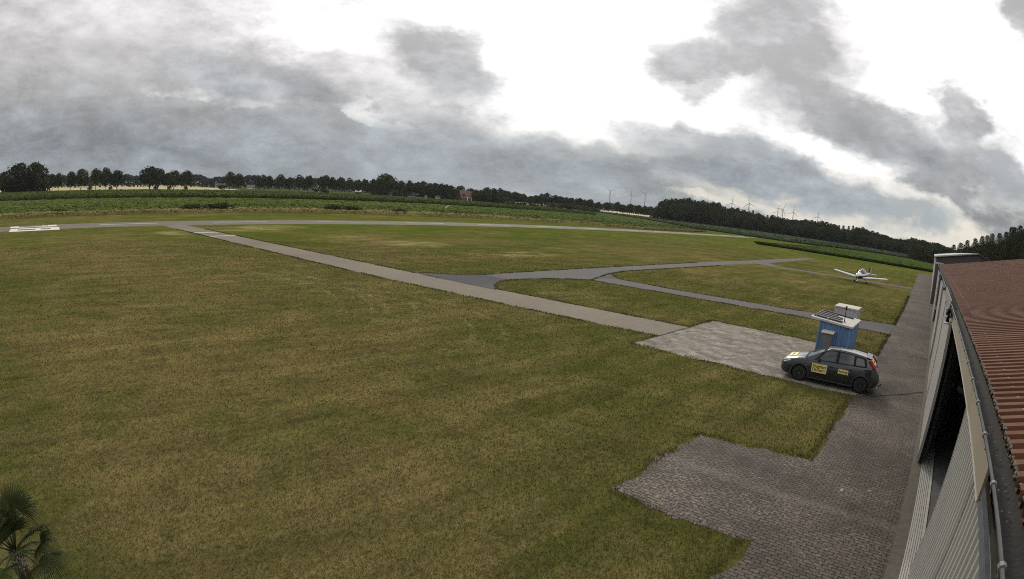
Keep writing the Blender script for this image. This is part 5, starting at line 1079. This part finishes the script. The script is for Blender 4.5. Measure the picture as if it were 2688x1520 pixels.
# ------------------------------------------------------------------ fan palm at the near lawn edge
pl = empty('fan_palm', (-6.78, -1.10, 0)); tag(pl, 'dark green fan palm rising at the lower left picture corner', 'palm')
tr = MB(); prof = []
for k in range(30):
    z = 1.42*k/29; prof.append((.105+.012*((k*7)%3)/2 + (.04 if k < 2 else 0), z))
tr.lathe(prof, 12); tr.build('trunk', M['palmtrunk'], pl)
sd = MB(); r5 = random.Random(9)
for k in range(70):
    p = (r5.gauss(.22,.05), r5.gauss(.05,.09), r5.gauss(1.40,.05)); sd.lathe([(.006,-.012),(.014,0),(.006,.012)], 5, 'z', p)
so = sd.build('seed_cluster', M['seed'], pl); so['kind'] = 'stuff'
def fan_leaf(azm, elev, plen, rad, droop, roll=0.0):
    d = Vector((math.cos(elev)*math.cos(azm), math.cos(elev)*math.sin(azm), math.sin(elev))); base = Vector((0,0,1.42)) + d*.05
    tip = base + d*plen + Vector((0,0,-.12*plen*plen))
    m = MB(); m.tube([tuple(base), tuple(base + d*plen*.5 + Vector((0,0,.02))), tuple(tip)], [.014,.011,.009], 6); stalk = m.build('stalk', M['palmtip'], pl, True)
    side = d.cross(Vector((0,0,1))).normalized(); nrm = side.cross(d).normalized()
    side = Matrix.Rotation(roll, 3, d) @ side; nrm = side.cross(d).normalized()
    f = MB(); n_ = 34
    for k in range(n_):
        a = R(-112 + 224*k/(n_-1)); L = rad*(1.0 - .16*abs(math.sin(a*.5)))*r5.uniform(.92, 1.04)
        dd = (d*math.cos(a) + side*math.sin(a)).normalized(); pw = dd.cross(nrm).normalized()
        pts = []
        for t, wv in ((.02,.003),(.3,.007),(.55,.009),(.75,.007),(.92,.0035),(1.0,.0008)):
            c = tip + dd*L*t - Vector((0,0,1))*droop*L*max(0, t-.35)**2*1.6 + nrm*(.10*L*(abs(math.sin(a)))*t)
            pts.append((c, wv))
        o = len(f.v)
        for c, wv in pts:
            f.v += [tuple(c - pw*wv), tuple(c + nrm*wv*.7), tuple(c + pw*wv)]
        for q in range(len(pts)-1):
            b0, b1 = o+3*q, o+3*q+3; f.f += [(b0,b0+1,b1+1,b1),(b0+1,b0+2,b1+2,b1+1)]
    f.build('fan', M['palm'], stalk, False, False)
for i in range(17):
    el = [1.25,1.0,.75,.5,.25,.0,-.3][i % 7] + r5.uniform(-.1,.1); fan_leaf(i*2.4 + r5.uniform(-.2,.2), el, r5.uniform(.40,.60), r5.uniform(.34,.43), .35 if el > .5 else .9, r5.uniform(-.5,.5))
for a_, el in ((.55,.25),(.2,-.2),(.95,.75),(-.2,.35),(.35,.62)): fan_leaf(a_, el, .62, .36, .6, r5.uniform(-.4,.4))

# ------------------------------------------------------------------ grass blades of the near lawn: one uncountable mass
def in_poly(px, py, poly):
    ins = np.zeros(len(px), bool); n_ = len(poly)
    for i in range(n_):
        x0, y0 = poly[i]; x1, y1 = poly[(i+1) % n_]
        c = ((y0 > py) != (y1 > py)) & (px < (x1-x0)*(py-y0)/((y1-y0) if y1 != y0 else 1e-9)+x0); ins ^= c
    return ins
PAVED = [[(-2.2,-6),(30,-6),(30,160),(-3.6,152),(-2.8,92),(-2.4,60),(-2.3,30)],[(-5.4,9.6),(-2.1,9.6),(-2.1,14.7),(-5.45,14.1)],[(-12.3,21.75),(-2.1,21.95),(-2.25,31.4),(-12.3,31.1)],[(-79,17.6),(-31,21.7),(-12.2,24.2),(-12.2,27.85),(-32.5,25.4),(-79,21.2)],
         [(-32.5,25.3),(-30.5,28),(-30,30.3),(-30.2,37.3),(-30.5,72.3),(-27.5,72),(-27.9,46.5),(-27.2,42.6)]+arc[::-1],[(-27.15,42.7),(-24.8,40.6),(-19.6,40.5),(-9.8,42.2),(-2.3,45),(-2.3,39.4),(-9.1,39.4),(-15.9,38.3),(-25.3,37.1)]]
def blades(n, rmin, rmax, h0, h1, w0):
    azm = np.radians(rng.uniform(-100, 2, n)); rr = rmin*(rmax/rmin)**rng.random(n)
    x, y = rr*np.sin(azm), rr*np.cos(azm)
    k = np.ones(len(x), bool)
    for p in PAVED: k &= ~in_poly(x, y, p)
    return x[k], y[k], rr[k]
def blade_mesh(x, y, rr, h0, h1, wk):
    n_ = len(x); h = rng.uniform(h0, h1, n_); a = rng.uniform(0, 6.283, n_); w = wk*rr*rng.uniform(.6, 1.3, n_); lean = rng.uniform(.2, 1.1, n_)*h; b = rng.uniform(0, 6.283, n_)
    V = np.stack([np.c_[x-w*np.cos(a), y-w*np.sin(a), np.zeros(n_)-.005], np.c_[x+w*np.cos(a), y+w*np.sin(a), np.zeros(n_)-.005], np.c_[x+lean*np.cos(b), y+lean*np.sin(b), h]], 1).reshape(-1, 3)
    return V, np.arange(3*n_).reshape(n_, 3)
x, y, rr = blades(260000, 6, 60, .03, .07, .0009); V1, F1 = blade_mesh(x, y, rr, .025, .065, .00075)
ex, ey = [], []
for poly in PAVED:
    n_ = len(poly)
    for i in range(n_):
        p, q = np.array(poly[i]), np.array(poly[(i+1) % n_]); L = np.hypot(*(q-p)); m_ = int(min(L, 60)*110); t = rng.random(m_); c = p+(q-p)*t[:,None] + rng.normal(0, .10, (m_,2)); ex.append(c[:,0]); ey.append(c[:,1])
ex, ey = np.concatenate(ex), np.concatenate(ey); kk = (ex < -1.9) & (np.hypot(ex, ey) < 75) & (ey > -4)
kk &= ~(((np.abs(ex+2.2) < .45) & (((ey > 9.8) & (ey < 14.5)) | ((ey > 22.1) & (ey < 31.2)) | ((ey > 39.6) & (ey < 44.8)))) | ((np.abs(ex+12.25) < .4) & (ey > 24.4) & (ey < 27.7)))
for p in PAVED: kk &= ~(in_poly(ex+.0, ey, p) & in_poly(ex+.12, ey, p) & in_poly(ex-.12, ey, p) & in_poly(ex, ey+.12, p) & in_poly(ex, ey-.12, p))
ns_ = np.sin(ex*2.1+np.sin(ey*1.3)*2)+np.sin(ey*2.7+ex); kk &= ns_ > rng.uniform(-2.2, 1.2, len(ex))
er = np.hypot(ex, ey)[kk]; V2, F2 = blade_mesh(ex[kk], ey[kk], er, .04, .10, .0009)
gb = link('grass_blades', np_mesh('grass_blades', np.r_[V1, V2], np.r_[F1, F2+len(V1)]), M['blade']); tag(gb, None, None, None, 'stuff')

HAZE = 6e-5
# the evening air: one even, thin body of haze round everything
hm = bpy.data.materials.new('thin haze'); hm.use_nodes = True; ht = hm.node_tree
for n in list(ht.nodes):
    if n.type == 'BSDF_PRINCIPLED': ht.nodes.remove(n)
pv = ht.nodes.new('ShaderNodeVolumePrincipled'); pv.inputs['Color'].default_value = (.80,.86,.92,1); pv.inputs['Density'].default_value = HAZE; pv.inputs['Anisotropy'].default_value = .2
ht.links.new(pv.outputs[0], [n for n in ht.nodes if n.type == 'OUTPUT_MATERIAL'][0].inputs['Volume'])
hb = MB(); hb.box(-6200,-6200,-1,6200,6200,190); tag(hb.build('haze', hm), None, None, None, 'stuff')
DENOISE = False
# ------------------------------------------------------------------ sky, sun, camera
SUN_AZ, SUN_EL = -31.0, 27.0
w = bpy.data.worlds.new('World'); scene.world = w; w.use_nodes = True
t = NT(w.node_tree); bg = w.node_tree.nodes['Background']; bg.inputs['Strength'].default_value = 1.0
dv = t.new('ShaderNodeTexCoord').outputs['Generated']; dx, dy, dz = sep(t, dv)
az_ = t.math('MULTIPLY', t.math('ARCTAN2', dx, dy), 180/math.pi); el_ = t.math('MULTIPLY', t.math('ARCSINE', dz), 180/math.pi)
# cloud deck coordinates: where the view ray meets a flat deck
den_ = t.math('ADD', t.math('MAXIMUM', dz, 0.0), .10)
cp_ = t.new('ShaderNodeCombineXYZ'); t.put(cp_.inputs[0], t.math('DIVIDE', dx, den_)); t.put(cp_.inputs[1], t.math('DIVIDE', dy, den_))
deck = cp_.outputs[0]
soft = t.scale(dv, (6.5,6.5,15)); n_big = t.noise(deck, .9, 7, .55, .2); n_det = t.noise(soft, 1.0, 9, .58, .35); n_fine = t.noise(t.scale(dv, (19,19,38)), 1.0, 8, .66, .15)
n_w1 = t.noise(t.scale(dv, (9,9,16)), 1.0, 6, .6); n_w2 = t.noise(t.scale(dv, (9.5,9.5,17)), 1.13, 6, .6)
ae = t.new('ShaderNodeCombineXYZ'); t.put(ae.inputs[0], t.math('ADD', az_, t.math('MULTIPLY', t.math('SUBTRACT', n_w1, .5), 9.0))); t.put(ae.inputs[1], t.math('ADD', el_, t.math('MULTIPLY', t.math('SUBTRACT', n_w2, .5), 5.0)))
def blobs(L):
    acc = None
    for a, e, rot, sx, sy, wt in L:
        mp = t.new('ShaderNodeMapping', vector_type='TEXTURE'); t.put(mp.inputs['Vector'], ae.outputs[0])
        mp.inputs['Location'].default_value = (a, e, 0); mp.inputs['Rotation'].default_value = (0, 0, R(rot)); mp.inputs['Scale'].default_value = (sx*1.5, sy*1.5, 1)
        gr = t.new('ShaderNodeTexGradient', gradient_type='SPHERICAL'); t.put(gr.inputs[0], mp.outputs[0])
        v = t.math('MULTIPLY', t.math('MINIMUM', t.math('MULTIPLY', gr.outputs['Fac'], 1.7), 1.0), wt)
        acc = v if acc is None else t.math('MAXIMUM', acc, v)
    return acc
Wf = blobs(SKY_BRIGHT); Kf = blobs(SKY_DARK)
nz = t.math('ADD', t.math('MULTIPLY', t.math('SUBTRACT', n_det, .5), 1.2), t.math('MULTIPLY', t.math('SUBTRACT', n_fine, .5), 1.0))
Wm = t.ramp(t.math('ADD', Wf, t.math('MULTIPLY', nz, .7)), .20, 1.05, 0, 1, True)
Km = t.ramp(t.math('ADD', Kf, t.math('MULTIPLY', nz, .9)), .15, 1.0, 0, 1, True)
# the cloud is thinner and lighter round the hidden sun
d2 = t.math('ADD', t.math('POWER', t.math('DIVIDE', t.math('ADD', az_, 33.0), 30.0), 2.0), t.math('POWER', t.math('DIVIDE', t.math('SUBTRACT', el_, 18.0), 13.0), 2.0))
glow = t.math('POWER', 2.718, t.math('MULTIPLY', d2, -1.0))
base = t.new('ShaderNodeValToRGB'); t.put(base.inputs[0], t.math('DIVIDE', el_, 90.0)); cr = base.color_ramp
stops = [(0.0,(.270,.302,.320)),(.02,(.255,.280,.297)),(.045,(.262,.276,.288)),(.09,(.405,.405,.408)),(.135,(.56,.545,.545)),(.19,(.72,.695,.70)),(.40,(.85,.84,.86)),(1.0,(1.0,1.0,1.0))]
cr.elements[0].position, cr.elements[0].color = stops[0][0], (*stops[0][1], 1); cr.elements[1].position, cr.elements[1].color = stops[-1][0], (*stops[-1][1], 1)
for p_, c_ in stops[1:-1]: q_ = cr.elements.new(p_); q_.color = (*c_, 1)
def rgb1(v):
    n = t.new('ShaderNodeCombineColor'); [t.put(n.inputs[i], v) for i in range(3)]; return n.outputs[0]
lum = t.math('ADD', 1.0, t.math('MULTIPLY', t.math('ADD', t.math('MULTIPLY', t.math('SUBTRACT', n_big, .5), .8), t.math('ADD', t.math('MULTIPLY', t.math('SUBTRACT', n_det, .5), 1.25), t.math('MULTIPLY', t.math('SUBTRACT', n_fine, .5), .85))), 1.0))
lum = t.math('MULTIPLY', lum, t.math('ADD', 1.0, t.math('MULTIPLY', glow, 1.5)))
grey = t.mix(1.0, base.outputs[0], rgb1(lum), 'MULTIPLY')
white = t.mix(t.ramp(el_, 2.5, 8), (.95,.88,.74), (1.3,1.3,1.29))
col = t.mix(Wm, grey, white)
dk_l = t.math('ADD', t.ramp(t.math('ADD', n_det, t.math('MULTIPLY', n_fine, .8)), .62, 1.22, .66, 1.75), t.math('MULTIPLY', glow, .12))
dark = t.mix(1.0, t.mix(t.ramp(el_, 3, 14), (.265,.302,.328), (.395,.392,.400)), rgb1(dk_l), 'MULTIPLY')
col = t.mix(t.math('MULTIPLY', Km, .96), col, dark)
sky = t.new('ShaderNodeTexSky', sky_type='NISHITA'); sky.sun_disc = False; sky.sun_elevation = R(SUN_EL); sky.sun_rotation = R(SUN_AZ)
sk = t.new('ShaderNodeCombineColor'); [t.put(sk.inputs[i], .10) for i in range(3)]
skyc = t.mix(1.0, sky.outputs[0], sk.outputs[0], 'MULTIPLY')
hole = t.ramp(t.math('ADD', t.ramp(az_, -93, -98, 0, 1), t.math('MULTIPLY', t.math('SUBTRACT', n_det, .5), 1.2)), .75, 1.2, 0, .8, True)
hole = t.math('MULTIPLY', hole, t.ramp(el_, 14.5, 17, 0, 1))
col = t.mix(hole, col, skyc)
# below the horizon the dome only sees hazy ground
col = t.mix(t.ramp(el_, -.3, -1.5), col, (.12,.12,.09))
t.put(bg.inputs['Color'], col)
sun = bpy.data.lights.new('sun', 'SUN'); sun.energy = 1.5; sun.angle = R(12); sun.color = (1, .92, .80)
so_ = bpy.data.objects.new('sun', sun); COL.objects.link(so_)
a, e = R(SUN_AZ), R(SUN_EL); dsun = Vector((math.sin(a)*math.cos(e), math.cos(a)*math.cos(e), math.sin(e))); so_.rotation_euler = dsun.to_track_quat('Z', 'Y').to_euler()
cd = bpy.data.cameras.new('camera'); cam = bpy.data.objects.new('camera', cd); COL.objects.link(cam)
m3 = Matrix(((.73242, -.16580, .66036), (.67586, .05896, -.73466), (.08287, .98439, .15524)))
cam.matrix_world = Matrix.Translation((0, 0, HC)) @ m3.to_4x4()
cd.clip_start = .05; cd.clip_end = 20000; cd.sensor_fit = 'HORIZONTAL'; cd.sensor_width = 36.0; cd.lens = 20.46
# the surveillance lens: its barrel distortion as a radial polynomial
cd.type = 'PANO'; cd.panorama_type = 'FISHEYE_LENS_POLYNOMIAL'; cd.fisheye_fov = R(170)
cd.fisheye_polynomial_k0 = 0; cd.fisheye_polynomial_k1 = -.0488655; cd.fisheye_polynomial_k2 = 0; cd.fisheye_polynomial_k3 = -5.4688e-06; cd.fisheye_polynomial_k4 = 0
scene.camera = cam
scene.render.engine = 'CYCLES'
c_ = scene.cycles; c_.use_denoising = DENOISE; c_.max_bounces = 5; c_.diffuse_bounces = 3; c_.glossy_bounces = 3; c_.transmission_bounces = 2; c_.use_adaptive_sampling = False; c_.filter_width = 1.0
try: c_.denoiser = 'OPENIMAGEDENOISE'; c_.denoising_input_passes = 'RGB_ALBEDO_NORMAL'
except Exception: pass
vs = scene.view_settings; vs.view_transform = 'Standard'; vs.look = 'None'; vs.exposure = 0.0; vs.gamma = 1.0; vs.use_curve_mapping = False
